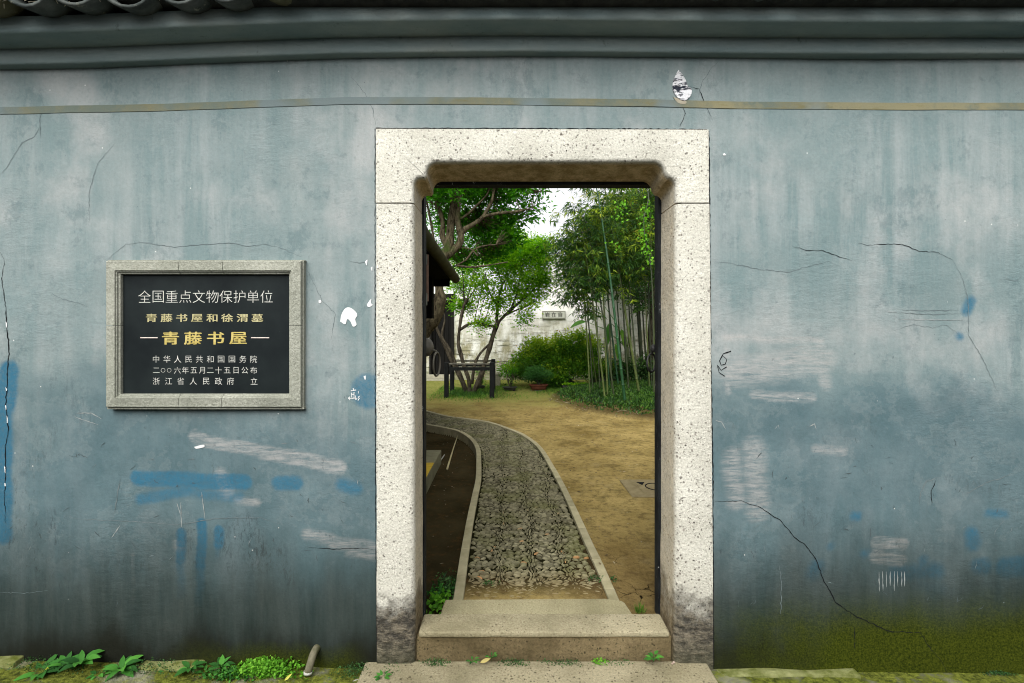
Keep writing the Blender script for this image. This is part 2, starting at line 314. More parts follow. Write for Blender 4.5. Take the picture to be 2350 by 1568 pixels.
# ---------------------------------------------------------------- front wall
wall = thing('plaster_wall', 'blue grey plastered courtyard wall with tiled eaves and graffiti painted over', 'wall')
sagx = [-3000, 0, 202, 403, 497, 789, 1183, 1570, 1963, 2350, 5000]; sagy = [31, 31, 27, 20, 15, 4.5, 0, 3.5, 5.5, 5.5, 3]
def sag(x): return -float(np.interp(x * 525 + VX, sagx, sagy)) / 525
XL, XR = -5.2, 5.2
hx0, hz1 = XZ(866, 300); hx1, _ = XZ(1628, 300)
ZT = H + (VY - 128) / 525
def wall_face():
    xs = sorted(set([round(float(v), 4) for v in np.concatenate([np.arange(XL, -2.35, .06), np.arange(-2.35, 2.35, .0095), np.arange(2.35, XR, .06)])] + [hx0, hx1])); xs = [x for x in xs if (abs(x - hx0) > .005 or x == hx0) and (abs(x - hx1) > .005 or x == hx1)]
    zs = [-.25, -.05] + [float(v) for v in np.linspace(0, hz1, 240)[:-1]] + [hz1] + [float(v) for v in np.linspace(hz1, ZT + .06, 18)[1:]]
    nx, nz = len(xs), len(zs); vs = []
    for y, sgn in ((0, 1),):
        for j, z in enumerate(zs):
            for i, x in enumerate(xs):
                e = min(1, max(abs(x - (hx0 + hx1) / 2) - (hx1 - hx0) / 2, z - hz1, 0) * 6)
                n_ = noise.noise(Vector((x * .9, 3.1, z * 1.1))) * .008 + noise.noise(Vector((x * 4, 7, z * 4))) * .003
                zz = z + (sag(x) * max(0, (z - hz1)) / (ZT - hz1) if z > hz1 else 0)
                vs.append((x, y + sgn * n_ * e * (1 if y == 0 else 0), zz))
    fs = []
    for j in range(nz - 1):
        for i in range(nx - 1):
            if xs[i] >= hx0 - 1e-6 and xs[i + 1] <= hx1 + 1e-6 and zs[j + 1] <= hz1 + 1e-6: continue
            a = j * nx + i; fs.append((a, a + 1, a + 1 + nx, a + nx))
    me = mesh('plaster_face', vs, fs, True); V = np.array(vs)
    for key in ('blue', 'pale', 'smudge'):
        at_ = me.attributes.new(key, 'FLOAT', 'POINT'); at_.data.foreach_set('value', paint(key, V[:, 0], V[:, 2]).astype(np.float32))
    link('plaster_face', me, wall, MP)
    mb = MB()
    for a, b, c_, d_ in ((XL, hx0, -.25, ZT), (hx1, XR, -.25, ZT), (hx0, hx1, hz1, ZT)): mb.box(a, b, .022, .30, c_, d_)
    return mb.out('wall_core', simple('inner_lime', (.5, .5, .46), (.62, .62, .58), 4), wall)
wall_face()
def sweep(name, prof, mat, y0off=0, x0=XL, x1=XR, step=.08, wobble=.0015):
    xs = np.arange(x0, x1 + .001, step); n = len(prof); vs = []
    for x in xs:
        s_ = sag(x); wv = noise.noise(Vector((x * 2.3, 5, 1))) * wobble + noise.noise(Vector((x * 9, 2, 1))) * wobble * .6
        for (y, z) in prof: vs.append((x, y + wv, z + s_ + wv))
    fs = [(i * n + k, (i + 1) * n + k, (i + 1) * n + (k + 1) % n, i * n + (k + 1) % n) for i in range(len(xs) - 1) for k in range(n)]
    fs += [tuple(range(n)), tuple((len(xs) - 1) * n + k for k in range(n - 1, -1, -1))]
    bm = bmesh.new(); me = mesh('t', vs, fs); bm.from_mesh(me); o = bm_obj(name, bm, mat, wall)
    o.data.polygons.foreach_set('use_smooth', [True] * len(o.data.polygons)); return o
def rnd_prof(y, z0, z1, yb, r=.008):   # a course with eased arrises: front at y, from z0 to z1, back at yb
    p = [(yb, z0), (y + r, z0)] + [(y + r - r * math.sin(a), z0 + r - r * math.cos(a)) for a in (.5, 1.05, 1.57)]
    return p + [(y, z1), (yb, z1)]
ZL = H + 1.185                        # underside of the lower course
c1 = sweep('lower_cornice', rnd_prof(-.047, ZL, ZL + .085, .29, .01), MC)
c2 = sweep('upper_cornice', rnd_prof(-.165, ZL + .064, ZL + .128, .285, .012), MC, wobble=.002)
for c_ in (c1, c2):
    mo = c_.modifiers.new('split', 'EDGE_SPLIT'); mo.split_angle = R(40)
# stripe of older ochre paint
bx = [-3000, 0, 400, 800, 1100, 1500, 1700, 2350, 5000]; by = [246, 246, 238, 223, 223, 229, 234, 236, 236]
vs = []; fs = []
def ysurf(x, z):                      # front of the plaster at x, z
    e = min(1, max(abs(x - (hx0 + hx1) / 2) - (hx1 - hx0) / 2, z - hz1, 0) * 6)
    return (noise.noise(Vector((x * .9, 3.1, z * 1.1))) * .008 + noise.noise(Vector((x * 4, 7, z * 4))) * .003) * e
xs = np.arange(XL, XR, .03)
for i, x in enumerate(xs):
    zt = H + (VY - np.interp(x * 525 + VX, bx, by)) / 525 + noise.noise(Vector((x * 6, 0, 0))) * .001; yy = ysurf(x, zt)
    for y, z in ((yy + .002, zt), (yy - .003, zt - .0015), (yy - .003, zt - .032), (yy + .002, zt - .034)): vs.append((x, y, z))
    if i: fs += [((i - 1) * 4 + k, i * 4 + k, i * 4 + k + 1, (i - 1) * 4 + k + 1) for k in range(3)]
link('painted_band', mesh('painted_band', vs, fs), wall, band_mat())

def ribbon(name, pts, wpx, mat, parent=wall, jit=1.2, step=6, off=.0014, taper=True, rag=.5, ysf=ysurf):
    P = []                            # jagged line on the wall, in picture units, wpx wide
    for a, b in zip(pts[:-1], pts[1:]):
        L = math.hypot(b[0] - a[0], b[1] - a[1]); n = max(1, int(L / step))
        for i in range(n): t = i / n; P.append((a[0] + (b[0] - a[0]) * t + random.uniform(-jit, jit), a[1] + (b[1] - a[1]) * t + random.uniform(-jit, jit)))
    P.append(pts[-1]); vs = []; fs = []; m = len(P)
    for i, p in enumerate(P):
        q, r_ = P[max(i - 1, 0)], P[min(i + 1, m - 1)]; tx, ty = r_[0] - q[0], r_[1] - q[1]; l = math.hypot(tx, ty) + 1e-6
        nx_, ny_ = -ty / l, tx / l; ww = wpx / 2 * (1 + random.uniform(-rag, rag))
        if taper: ww *= min(1, .25 + 1.6 * min(i, m - 1 - i) / m * 2)
        for sg in (-1, 1):
            x, z = XZ(p[0] + nx_ * ww * sg, p[1] + ny_ * ww * sg); vs.append((x, ysf(x, z) - off, z))
        if i: k = i * 2; fs.append((k - 2, k - 1, k + 1, k))
    return link(name, mesh(name, vs, fs), parent, mat)
def blob(name, outline, mat, parent=wall, off=.002, jit=.8, ysf=ysurf):
    o = [(x + random.uniform(-jit, jit), y + random.uniform(-jit, jit)) for x, y in outline]; k = 3; pts = cat(o + [o[0]], k)[:-1]
    vs = []
    for p in pts:
        x, z = XZ(p[0], p[1]); vs.append((x, ysf(x, z) - off, z))
    n = len(vs); vs += [(v[0], v[1] + off + .004, v[2]) for v in vs]
    fs = [tuple(range(n))] + [(i, (i + 1) % n, n + (i + 1) % n, n + i) for i in range(n)]
    return link(name, mesh(name, vs, fs), parent, mat)
CK = .8
cracks = [([(1640, 1152), (1700, 1150), (1745, 1165), (1795, 1198), (1822, 1232), (1850, 1252), (1873, 1282), (1890, 1330), (1920, 1385), (1965, 1415), (2040, 1448), (2112, 1452), (2128, 1480), (2160, 1518), (2172, 1544)], 2.6, MK),
          ([(2, 578), (12, 600), (5, 640), (14, 700), (20, 760), (24, 800), (20, 860), (14, 930), (20, 985), (12, 1030), (14, 1080), (10, 1140), (12, 1200)], 2.6, MK),
          ([(1815, 565), (1850, 575), (1885, 575), (1925, 590), (1955, 598)], 1.6, MK), ([(1968, 558), (1990, 563), (2030, 560), (2070, 562), (2110, 577), (2150, 580), (2185, 597)], 1.6, MK),
          ([(2185, 597), (2210, 640), (2222, 690), (2222, 770), (2250, 815), (2275, 870), (2290, 905)], 1.4, MKF), ([(243, 600), (290, 560), (330, 556), (400, 568), (450, 562), (530, 558), (570, 566), (610, 560), (650, 572), (692, 590)], 1.5, MKF),
          ([(862, 290), (855, 250), (838, 215), (805, 175)], 1.5, MKF), ([(1565, 240), (1572, 262), (1560, 292)], 1.8, MK), ([(1582, 200), (1604, 206), (1618, 240), (1632, 268)], 1.9, MK),
          ([(1612, 30), (1618, 60), (1622, 95), (1640, 116)], 0, MKF), ([(1600, 230), (1610, 190), (1630, 160), (1650, 140)], 1.3, MKF),
          ([(90, 218), (103, 245), (92, 270), (94, 320)], 1.6, MKF), ([(92, 290), (80, 315), (50, 328), (20, 380), (0, 402)], 1.6, MKF), ([(263, 330), (225, 375), (205, 440), (206, 510)], 1.2, MKF),
          ([(160, 290), (165, 330), (200, 310)], 0, MKF), ([(1640, 600), (1680, 605), (1740, 618), (1810, 625), (1840, 615), (1900, 600), (1930, 612)], 1.2, MKF),
          ([(2050, 760), (2090, 745), (2140, 752), (2170, 745), (2200, 768)], 1.2, MKF), ([(2345, 635), (2330, 645), (2310, 640)], 1.2, MKF), ([(165, 1190), (250, 1196), (340, 1200), (400, 1205), (500, 1190), (600, 1188), (650, 1205)], 2.0, MKF),
          ([(700, 1255), (760, 1260), (830, 1258), (862, 1262)], 1.4, MK), ([(115, 670), (140, 685), (180, 695), (205, 705)], 1.6, MKF), ([(695, 600), (720, 650), (740, 690), (770, 720), (760, 780)], 1.3, MKF),
          ([(845, 600), (825, 605), (800, 598)], 1.3, MKF), ([(2070, 712), (2130, 713), (2200, 712)], 2.2, MKF), ([(2062, 718), (2140, 722), (2205, 720)], 1.8, MKF),
          ([(2110, 1160), (2112, 1130), (2125, 1105), (2150, 1095)], 3.0, MKF), ([(2138, 1160), (2136, 1125), (2148, 1098)], 2.4, MK), ([(2215, 1135), (2260, 1110), (2318, 1090)], 3, MKF), ([(1790, 1300), (1795, 1340), (1792, 1410)], 2.2, MKF),
          ([(1960, 1440), (1962, 1490)], 2, MK), ([(262, 1180), (268, 1130), (275, 1095)], 2.4, MKF), ([(0, 1360), (60, 1362), (110, 1355)], 1.2, MKF), ([(1655, 975), (1670, 990)], 0, MKF)]
for pts, wd, mt in cracks:
    if wd: ribbon('crack', pts, wd * (.68 if mt is MK else .7), mt)
# joint between stone surround and plaster
ribbon('crack', [(861, 296), (861, 500), (861, 800), (862, 1100), (863, 1300), (865, 1530)], 1.6, MK, jit=.6, taper=False)
ribbon('crack', [(862, 295), (1100, 295), (1300, 296), (1450, 296), (1622, 298)], 2.0, MK, jit=.9, taper=False)
ribbon('crack', [(1627, 300), (1629, 560), (1631, 800), (1636, 1100), (1637, 1300), (1638, 1536)], 2.0, MK, jit=.8, taper=False)
white = [[(782, 738), (784, 722), (792, 708), (803, 706), (816, 714), (820, 725), (816, 733), (819, 745), (811, 749), (804, 738), (797, 733), (793, 744)],
         [(848, 690), (853, 686), (851, 696), (856, 700), (847, 705), (843, 700)], [(838, 601), (843, 597), (841, 610)], [(445, 1026), (465, 1021), (467, 1027), (450, 1030)],
         [(835, 865), (840, 862), (838, 872)], [(731, 689), (737, 689), (737, 696), (732, 696)], [(1659, 354), (1663, 352), (1664, 357), (1660, 358)], [(851, 615), (855, 612), (854, 622)]]
for o in white: blob('paint_chip', o, MWH)
def layered():
    m = M('flaked_lime_layers', .9, .1); f = m.noise(38, 5, .8, m.scl((.5, 1, 1.6)))
    m.col(m.mix(m.mr(f, .46, .52), (.03, .035, .05), (.8, .8, .82))); m.bump(f, 1, .01); return m.m
blob('paint_chip', [(1556, 163), (1564, 172), (1573, 186), (1577, 200), (1586, 206), (1583, 222), (1570, 232), (1553, 226), (1544, 208), (1544, 188)], layered(), off=.006)
blob('paint_chip', [(1545, 224), (1560, 230), (1574, 234), (1571, 241), (1554, 237)], simple('tan_flake', (.3, .27, .2), (.4, .36, .28)), off=.004)
cy = lambda x, z: -.158
blob('paint_chip', [(2040, 34), (2052, 26), (2062, 28), (2072, 30), (2080, 38), (2066, 43), (2050, 42)], simple('pale_mortar_lump', (.45, .45, .38), (.7, .7, .62), 60, bump=1), off=.012, ysf=cy)
for (y_, h_) in ((745, 12), (893, 7), (935, 11), (962, 16), (1078, 14), (1112, 7)):
    x_ = np.interp(y_, [578, 700, 800, 930, 985, 1030, 1200], [4, 14, 22, 14, 20, 12, 12]); blob('paint_chip', [(x_ - 1, y_ - h_ / 2), (x_ + .6, y_ - h_ / 3), (x_ + 1.6, y_ + h_ / 3), (x_, y_ + h_ / 2)], MWH, jit=.5)
# chalk marks and scratches people left
chalk = [[(806, 897), (818, 895)], [(811, 891), (813, 897)], [(808, 901), (808, 912)], [(813, 900), (813, 914)], [(808, 905), (813, 905)], [(823, 898), (823, 903)], [(800, 914), (812, 914)], [(800, 914), (804, 910)], [(800, 914), (804, 918)],
         [(817, 908), (815, 914), (818, 918), (820, 914), (816, 913)], [(826, 909), (822, 911), (825, 914), (822, 919)]]
for p in chalk: ribbon('chalk_mark', p, 1.5, MWH, jit=.2, step=3, taper=False)
ribbon('pencil_scribble', [(1678, 806), (1660, 812), (1651, 828), (1655, 838), (1664, 836), (1668, 825), (1660, 818)], 2.2, MK, jit=.3, step=4, taper=False)
ribbon('pencil_scribble', [(1668, 842), (1655, 850), (1646, 838), (1650, 855), (1664, 864)], 2.0, MK, jit=.3, step=4, taper=False)
for k in range(8):
    x = 2018 + k * 8.5 + random.uniform(-1.5, 1.5); ribbon('scratch', [(x, 1312), (x + random.uniform(-1, 1), random.uniform(1338, 1358))], 1.8, MTAN, jit=.4)
for k, p in enumerate([[(405, 1155), (413, 1180)], [(414, 1153), (416, 1210)], [(462, 1130), (470, 1190)], [(1778, 985), (1786, 975), (1788, 984)], [(1857, 978), (1868, 972), (1872, 985)], [(1642, 965), (1655, 968), (1665, 985)],
                       [(255, 1235), (275, 1205)], [(172, 957), (225, 975)], [(175, 948), (210, 948), (233, 962)], [(2035, 715), (2058, 717)], [(2060, 733), (2210, 735)], [(820, 1100), (822, 1112)]]):
    ribbon('scratch', p, 1.8, MTAN, jit=.5)
rs = random.Random(3)
for k in range(100):
    x = rs.choice([rs.uniform(20, 845), rs.uniform(1660, 2330)]); y = rs.uniform(1000, 1390); a = rs.gauss(1.9, .9); L = rs.uniform(5, 24)
    if 240 < x < 700 and y < 945: continue
    ribbon('scuff', [(x, y), (x + math.cos(a) * L * .5 + rs.uniform(-3, 3), y + math.sin(a) * L * .5), (x + math.cos(a) * L, y + math.sin(a) * L)], rs.uniform(.8, 2.0), rs.choice([MKF, MKD, MKD]), jit=.9, step=4, rag=.8)

# ---- eaves tiles of the wall
def tile_mat():
    m = M('roof_tile_clay', .95, .03); n = m.noise(9, 5, .65); c = m.mix(m.mr(n, .3, .7), (.03, .038, .038), (.11, .12, .11))
    c = m.mix(m.mr(m.noise(14, 6, .75), .60, .70, 0, .8), c, (.33, .33, .25)); c = m.mix(m.mr(m.rnd(), .8, .9, 0, .5), c, (.14, .12, .05)); m.col(c); m.bump(m.noise(40, 5, .7), .5, .006); return m.m
MT = tile_mat()
def tile_mesh(up, wd=.2, ln=.2, th=.012, rise=.055, n=8):
    vs = []; R0 = (wd * wd / 4 + rise * rise) / (2 * rise); amax = math.asin(min(1, wd / 2 / R0))
    for y in (0, ln):
        for rr in (R0, R0 - th):
            for k in range(n + 1):
                a = -amax + 2 * amax * k / n; x = math.sin(a) * rr; z = (math.cos(a) * rr - R0 + rise)
                vs.append((x * (1 - .1 * y / ln), y, z if up else -z))
    m_ = n + 1; fs = []
    for k in range(n):
        fs += [(k, k + 1, 2 * m_ + k + 1, 2 * m_ + k), (m_ + k, 3 * m_ + k, 3 * m_ + k + 1, m_ + k + 1), (k, m_ + k, m_ + k + 1, k + 1), (2 * m_ + k, 2 * m_ + k + 1, 3 * m_ + k + 1, 3 * m_ + k)]
    fs += [(0, 2 * m_, 3 * m_, m_), (n, m_ + n, 3 * m_ + n, 2 * m_ + n)]
    me = mesh('tile', vs, fs, True); me.materials.append(MT); return me
cover, pan = tile_mesh(True), tile_mesh(False, .2)
x = -4.6; col_i = 0
while x < 4.6:
    for row in range(3):
        for kind_, me, dx, dz in (('c', cover, 0, .052), ('p', pan, .095, .045)):
            o = bpy.data.objects.new('tile', me); C.objects.link(o); o.parent = wall
            o.location = (x + dx + random.uniform(-.008, .008), -.275 + row * .13 + random.uniform(-.015, .015), 2.766 + (.024 if x > -.9 else .010) + sag(x + dx) + dz + row * .058 + random.uniform(-.004, .006))
            o.rotation_euler = (R(14 + random.uniform(-3, 3)), R(random.uniform(-5, 5)), R(random.uniform(-3, 3)))
    x += .19
mb = MB(); mb.tube([(XL, .14, ZL + .30), (XR, .14, ZL + .30)], .07, 10); mb.out('ridge', MT, wall)
mb = MB(); mb.box(XL, XR, -.21, .28, ZL + .122, ZL + .19); o = mb.out('tile_bed', simple('dark_bed_mortar', (.02, .02, .02), (.05, .05, .045)), wall); o.location.z = -.012
# twigs and litter caught in the tiles
mb = MB()
for k in range(60):
    x = random.choice([random.uniform(-2.15, -1.45), random.uniform(-2.2, -.4)]); p = Vector((x, -.27 + random.uniform(-.02, .04), 2.82 + sag(x) - .012 + random.uniform(-.006, .02)))
    q = p + Vector((random.uniform(-.03, .03), random.uniform(-.02, .02), random.uniform(-.015, .02))); mb.tube([p, q], .0016, 4)
meta(mb.out('roof_litter', simple('dry_litter', (.35, .3, .2), (.6, .55, .45)), None), 'dry twigs and litter caught in the eaves tiles', 'litter', kind='stuff')

# ---------------------------------------------------------------- stone door surround
def prism(poly, y0, y1, name, mat, parent, inner=None, r_in=.02, r_out=.004, seg=4, jit=.0):
    bm = bmesh.new(); vs = [bm.verts.new((p[0], y0, p[1])) for p in poly]; f = bm.faces.new(vs)
    ret = bmesh.ops.extrude_face_region(bm, geom=[f]); 
    for v in [g for g in ret['geom'] if isinstance(g, bmesh.types.BMVert)]: v.co.y = y1
    bmesh.ops.recalc_face_normals(bm, faces=bm.faces); bm.verts.ensure_lookup_table()
    front = [e for e in bm.edges if all(abs(v.co.y - y0) < 1e-6 for v in e.verts)]
    inn = [e for e in front if inner and inner((e.verts[0].co.x + e.verts[1].co.x) / 2, (e.verts[0].co.z + e.verts[1].co.z) / 2)]
    out = [e for e in front if e not in inn]
    if inn: bmesh.ops.bevel(bm, geom=inn, offset=r_in, segments=seg, affect='EDGES', profile=.5)
    if r_out:
        out = [e for e in out if e.is_valid]
        bmesh.ops.bevel(bm, geom=out, offset=r_out, segments=2, affect='EDGES', profile=.5)
    o = bm_obj(name, bm, mat, parent, True); mo = o.modifiers.new('split', 'EDGE_SPLIT'); mo.split_angle = R(35)
    return o
door = thing('stone_doorway', 'pale speckled granite door surround with notched upper corners', 'door surround')
def arc(cx, cy, r, a0, a1, n=7): return [(cx + r * math.cos(R(a0 + (a1 - a0) * i / n)), cy - r * math.sin(R(a0 + (a1 - a0) * i / n))) for i in range(n + 1)]
SH = 466
inner_pts = [(950, SH)] + [(950, 430)] + arc(968, 426, 18, 180, 100) + [(975, 409)] + [(979, 404)] + arc(1003, 397, 24, 175, 90) + [(1250, 373)] + arc(1500, 397, 24, 90, 5) + [(1529, 404), (1534, 409)] + arc(1532, 426, 18, 82, 0) + [(1550, 430), (1550, SH)]
outer = [(1626, SH), (1625, 299), (864, 297), (863, SH)]
ipoly = [XZ(*p) for p in inner_pts]
def is_in(x, z): return any(abs(x - (a[0] + b[0]) / 2) < .006 and abs(z - (a[1] + b[1]) / 2) < .006 for a, b in zip(ipoly[:-1], ipoly[1:]))
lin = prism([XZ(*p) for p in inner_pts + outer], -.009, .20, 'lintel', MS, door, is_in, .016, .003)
for v in lin.data.vertices:
    if v.co.y > .15 and v.co.z < hz1 - .01 and v.co.z > XZ(0, SH)[1] + .01: v.co.z -= .026
def wobbly(p, q, n, j):
    return [(p[0] + (q[0] - p[0]) * i / n + (random.uniform(-j, j) if 0 < i < n else 0), p[1] + (q[1] - p[1]) * i / n) for i in range(n + 1)]
lj = wobbly((865, 1532), (864, SH + 3), 26, .8) + wobbly((951, SH + 3), (953, 1532), 24, .7)
rj = wobbly((1549, SH + 3), (1549, 1250), 18, .7) + wobbly((1549, 1250), (1546, 1541), 8, 1.0)[1:] + [(1636, 1541), (1635, 1300), (1627, SH + 3)]
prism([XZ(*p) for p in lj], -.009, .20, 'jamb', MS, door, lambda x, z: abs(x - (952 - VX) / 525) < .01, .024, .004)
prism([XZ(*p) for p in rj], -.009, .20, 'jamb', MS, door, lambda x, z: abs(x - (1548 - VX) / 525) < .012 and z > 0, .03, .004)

# ---------------------------------------------------------------- sill, inner step, street slab
sill = thing('stone_sill', 'raised granite door sill with rounded front edge between the two jambs', 'door sill')
x0, x1 = (953 - VX) / 525, (1545 - VX) / 525
def slab(name, x0, x1, y0, y1, z0, z1, mat, parent, bevel=.012, jit=.003, nx=24, seg=3):
    bm = bmesh.new(); bmesh.ops.create_cube(bm, size=1)
    for v in bm.verts: v.co = Vector((x0 if v.co.x < 0 else x1, y0 if v.co.y < 0 else y1, z0 if v.co.z < 0 else z1))
    bmesh.ops.bevel(bm, geom=list(bm.edges), offset=bevel, segments=seg, affect='EDGES', profile=.55)
    for i in range(1, nx):
        xx = x0 + (x1 - x0) * i / nx; g = bm.faces[:] + bm.edges[:] + bm.verts[:]
        bmesh.ops.bisect_plane(bm, geom=g, plane_co=(xx, 0, 0), plane_no=(1, 0, 0))
    for v in bm.verts:
        v.co += Vector((0, noise.noise(v.co * 7) * jit, noise.noise(v.co * 5 + Vector((9, 0, 0))) * jit))
    o = bm_obj(name, bm, mat, parent, True); mo = o.modifiers.new('split', 'EDGE_SPLIT'); mo.split_angle = R(32); return o
MSILL = stone_mat('sill_granite', (.22, .195, .12), (.37, .33, .22), speck=(.06, .05, .03), k=1.)
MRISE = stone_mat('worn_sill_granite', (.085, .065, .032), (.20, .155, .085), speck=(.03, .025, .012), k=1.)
slab('tread', x0 + .012, x1 - .012, .006, .152, .128, .156, MSILL, sill, .012, .003)
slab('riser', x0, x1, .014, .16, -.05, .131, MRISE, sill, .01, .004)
step = thing('stone_step', 'low granite step with a chipped right corner just inside the sill', 'step')
def stp():
    P = [(-.325, .19), (-.325, .30), (-.318, .375), (.50, .385), (.578, .365), (.592, .35), (.615, .19)]
    bm = bmesh.new(); vs = [bm.verts.new((a, b, .1)) for a, b in P]; f = bm.faces.new(vs); r_ = bmesh.ops.extrude_face_region(bm, geom=[f])
    for v in [g for g in r_['geom'] if isinstance(g, bmesh.types.BMVert)]: v.co.z = -.1
    bmesh.ops.recalc_face_normals(bm, faces=bm.faces)
    bmesh.ops.bevel(bm, geom=[e for e in bm.edges if all(v.co.z > 0 for v in e.verts)], offset=.006, segments=2, affect='EDGES')
    bm_obj('step_slab', bm, MG, step)
stp()
meta(slab('granite_slab', (838 - VX) / 525, (1622 - VX) / 525, -.40, .010, -.12, .028, MSILL, None, .01, .004), 'wide buff granite slab lying in front of the door sill', 'paving slab')

# ---------------------------------------------------------------- ground sheets
def earth():
    m = M('yard_earth', 1., .0); z = m.z(); soil = m.attr('soil'); n = m.noise(1.6, 6, .62); f = m.noise(18, 6, .7, m.scl((1, 1, 1)))
    c = m.mix(m.mr(n, .33, .67), (.150, .108, .034), (.345, .262, .100)); c = m.mix(m.mr(f, .48, .66, 0, .7), c, (.075, .052, .02)); c = m.mix(m.mr(m.noise(3.5, 8, .75), .54, .60, 0, .45), c, (.08, .062, .022))
    c = m.mix(m.mr(m.noise(38, 6, .85), .57, .66, 0, .85), c, (.06, .04, .018)); c = m.mix(m.mr(m.noise(26, 6, .85, m.scl((.6, 1.6, 1))), .58, .68, 0, .6), c, (.33, .27, .14))
    c = m.mix(m.mr(m.noise(6, 6, .7), .55, .68, 0, .45), c, (.28, .225, .11))
    green = m.math('MULTIPLY', m.mr(m.math('ADD', z[1], m.mr(n, 0, 1, -2.4, 2.4)), 6.4, 8.6), .8)
    c = m.mix(green, c, m.mix(m.mr(f, .4, .6), (.09, .12, .02), (.20, .21, .06)))
    sc = m.mix(m.mr(n, .35, .65), (.022, .018, .008), (.052, .042, .020)); sc = m.mix(m.mr(f, .52, .66, 0, .7), sc, (.07, .04, .015))
    c = m.mix(m.math('MINIMUM', soil, 1.), c, sc); c = m.mix(m.mr(soil, 1.1, 1.6), c, (.012, .012, .005))
    near = m.math('MULTIPLY', m.mr(z[1], 1.6, .5), m.mr(z[0], .3, .5)); c = m.mix(m.math('MULTIPLY', near, .6), c, (.085, .055, .025))
    ck = m.vor(5.5, m.vm('ADD', m.P, m.vm('SCALE', m.noise(7, 3, col=True), sc=.12)), 'DISTANCE_TO_EDGE')
    c = m.mix(m.math('MULTIPLY', m.mr(ck.outputs['Distance'], .016, .004), m.math('MULTIPLY', near, m.mr(m.noise(3, 2), .45, .55))), c, (.012, .009, .005))
    m.col(c); m.bump(m.math('ADD', m.noise(30, 6, .7), m.math('MULTIPLY', m.noise(6, 4, .6), 1.5)), .9, .015); return m.m
ME = earth()
Ls = [(1020, 1056), (1063, 1062), (1110, 1070), (1150, 1080), (1180, 1100), (1195, 1125), (1197, 1160), (1196, 1200), (1188, 1240), (1176, 1300), (1166, 1360), (1157, 1420), (1147, 1497)]
Rs = [(1000, 1010), (1063, 1028), (1120, 1042), (1200, 1053), (1232, 1060), (1272, 1074), (1310, 1090), (1340, 1112), (1364, 1142), (1408, 1222), (1440, 1290), (1472, 1362), (1500, 1420), (1532, 1497)]
ZP = .05
Lw = [p for p in cat([tuple(GS(*p, ZP))[:2] for p in Ls], 6)]; Rw = [p for p in cat([tuple(GS(*p, ZP))[:2] for p in Rs], 6)]
Lw = [Lw[0] + (Lw[0] - Lw[1]) * 6] + Lw; Rw = [Rw[0] + (Rw[0] - Rw[1]) * 6] + Rw
Lw = np.array(Lw); Rw = np.array(Rw); Lw[-1][1] = .385; Rw[-1][1] = .385
def inside(poly, X, Y):
    c = np.zeros(X.shape, bool); n = len(poly); j = n - 1
    for i in range(n):
        xi, yi = poly[i]; xj, yj = poly[j]
        if yi != yj: c ^= ((yi > Y) != (yj > Y)) & (X < (xj - xi) * (Y - yi) / (yj - yi) + xi)
        j = i
    return c
path_poly = np.vstack([Lw, Rw[::-1]])
low_poly = np.vstack([[(-9, Lw[0][1])], Lw, [(-.25, .15), (-9, .15)]])
def mound(X, Y): return .20 * np.clip(1.15 - ((X - 3.0) / 2.0) ** 2 - ((Y - 7.9) / 2.4) ** 2, 0, 1) ** .6
xs = np.concatenate([np.arange(-9, -2, .25), np.arange(-2, 2.6, .03), np.arange(2.6, 9.1, .2)]); ys = np.concatenate([np.arange(.185, 6, .03), np.arange(6, 14.2, .07)])
X, Y = np.meshgrid(xs, ys)
lowm = inside(low_poly, X, Y); pm = inside(path_poly, X, Y)
nz = np.array([[noise.noise(Vector((a * 1.1, b * 1.1, 0))) * .012 + noise.noise(Vector((a * 5, b * 5, 3))) * .005 for a in xs] for b in ys])
mud = np.clip((.85 - Y) / .40, 0, 1)
Z = np.where(lowm, -.045, ZP - .004) + nz * np.where(pm, .3, 1.) + mound(X, Y) - np.where(pm, .010 - .013 * mud, 0)
ny, nx = X.shape; vs = np.stack([X, Y, Z], -1).reshape(-1, 3)
ii = (np.arange(ny - 1)[:, None] * nx + np.arange(nx - 1)[None]).ravel(); fs = np.stack([ii, ii + 1, ii + 1 + nx, ii + nx], 1)
me = bpy.data.meshes.new('garden_ground'); me.from_pydata(vs.tolist(), [], fs.tolist()); me.polygons.foreach_set('use_smooth', [True] * len(me.polygons))
at_ = me.attributes.new('soil', 'FLOAT', 'POINT'); at_.data.foreach_set('value', np.where(lowm, 1., np.where(pm, 1.9 * (1 - mud), np.clip(mound(X, Y) * 14, 0, .8))).ravel().astype(np.float32))
meta(link('garden_ground', me, mat=ME), kind='structure')
def GZ(x, y):
    i = min(max(np.searchsorted(ys, y), 0), ny - 1); j = min(max(np.searchsorted(xs, x), 0), nx - 1); return float(Z[i, j])
def gh(x, y): return float(.046 + mound(np.array(x), np.array(y)))
mb = MB(); mb.box(-900, 900, -900, 900, -1.2, -.3); meta(mb.out('ground', simple('far_earth', (.12, .1, .05), (.16, .13, .07), 2)), kind='structure')
def street_mat():
    m = M('mossy_paving', 1., .03); n = m.noise(5, 7, .7); f = m.noise(40, 5, .75)
    c = m.mix(m.mr(f, .35, .65), (.16, .16, .11), (.34, .33, .23))
    c = m.mix(m.mr(n, .36, .48, 0, .97), c, m.mix(m.mr(f, .38, .62), (.035, .045, .006), (.16, .18, .025)))
    c = m.mix(m.mr(m.noise(9, 6, .75), .60, .70, 0, .8), c, (.03, .028, .02)); m.col(c)
    m.bump(m.math('ADD', f, m.math('MULTIPLY', n, 2)), .9, .012); return m.m
xs2 = np.arange(-5.2, 5.21, .04); ys2 = np.concatenate([np.arange(-.46, .02, .03), [.03]]); vs = []; fs = []
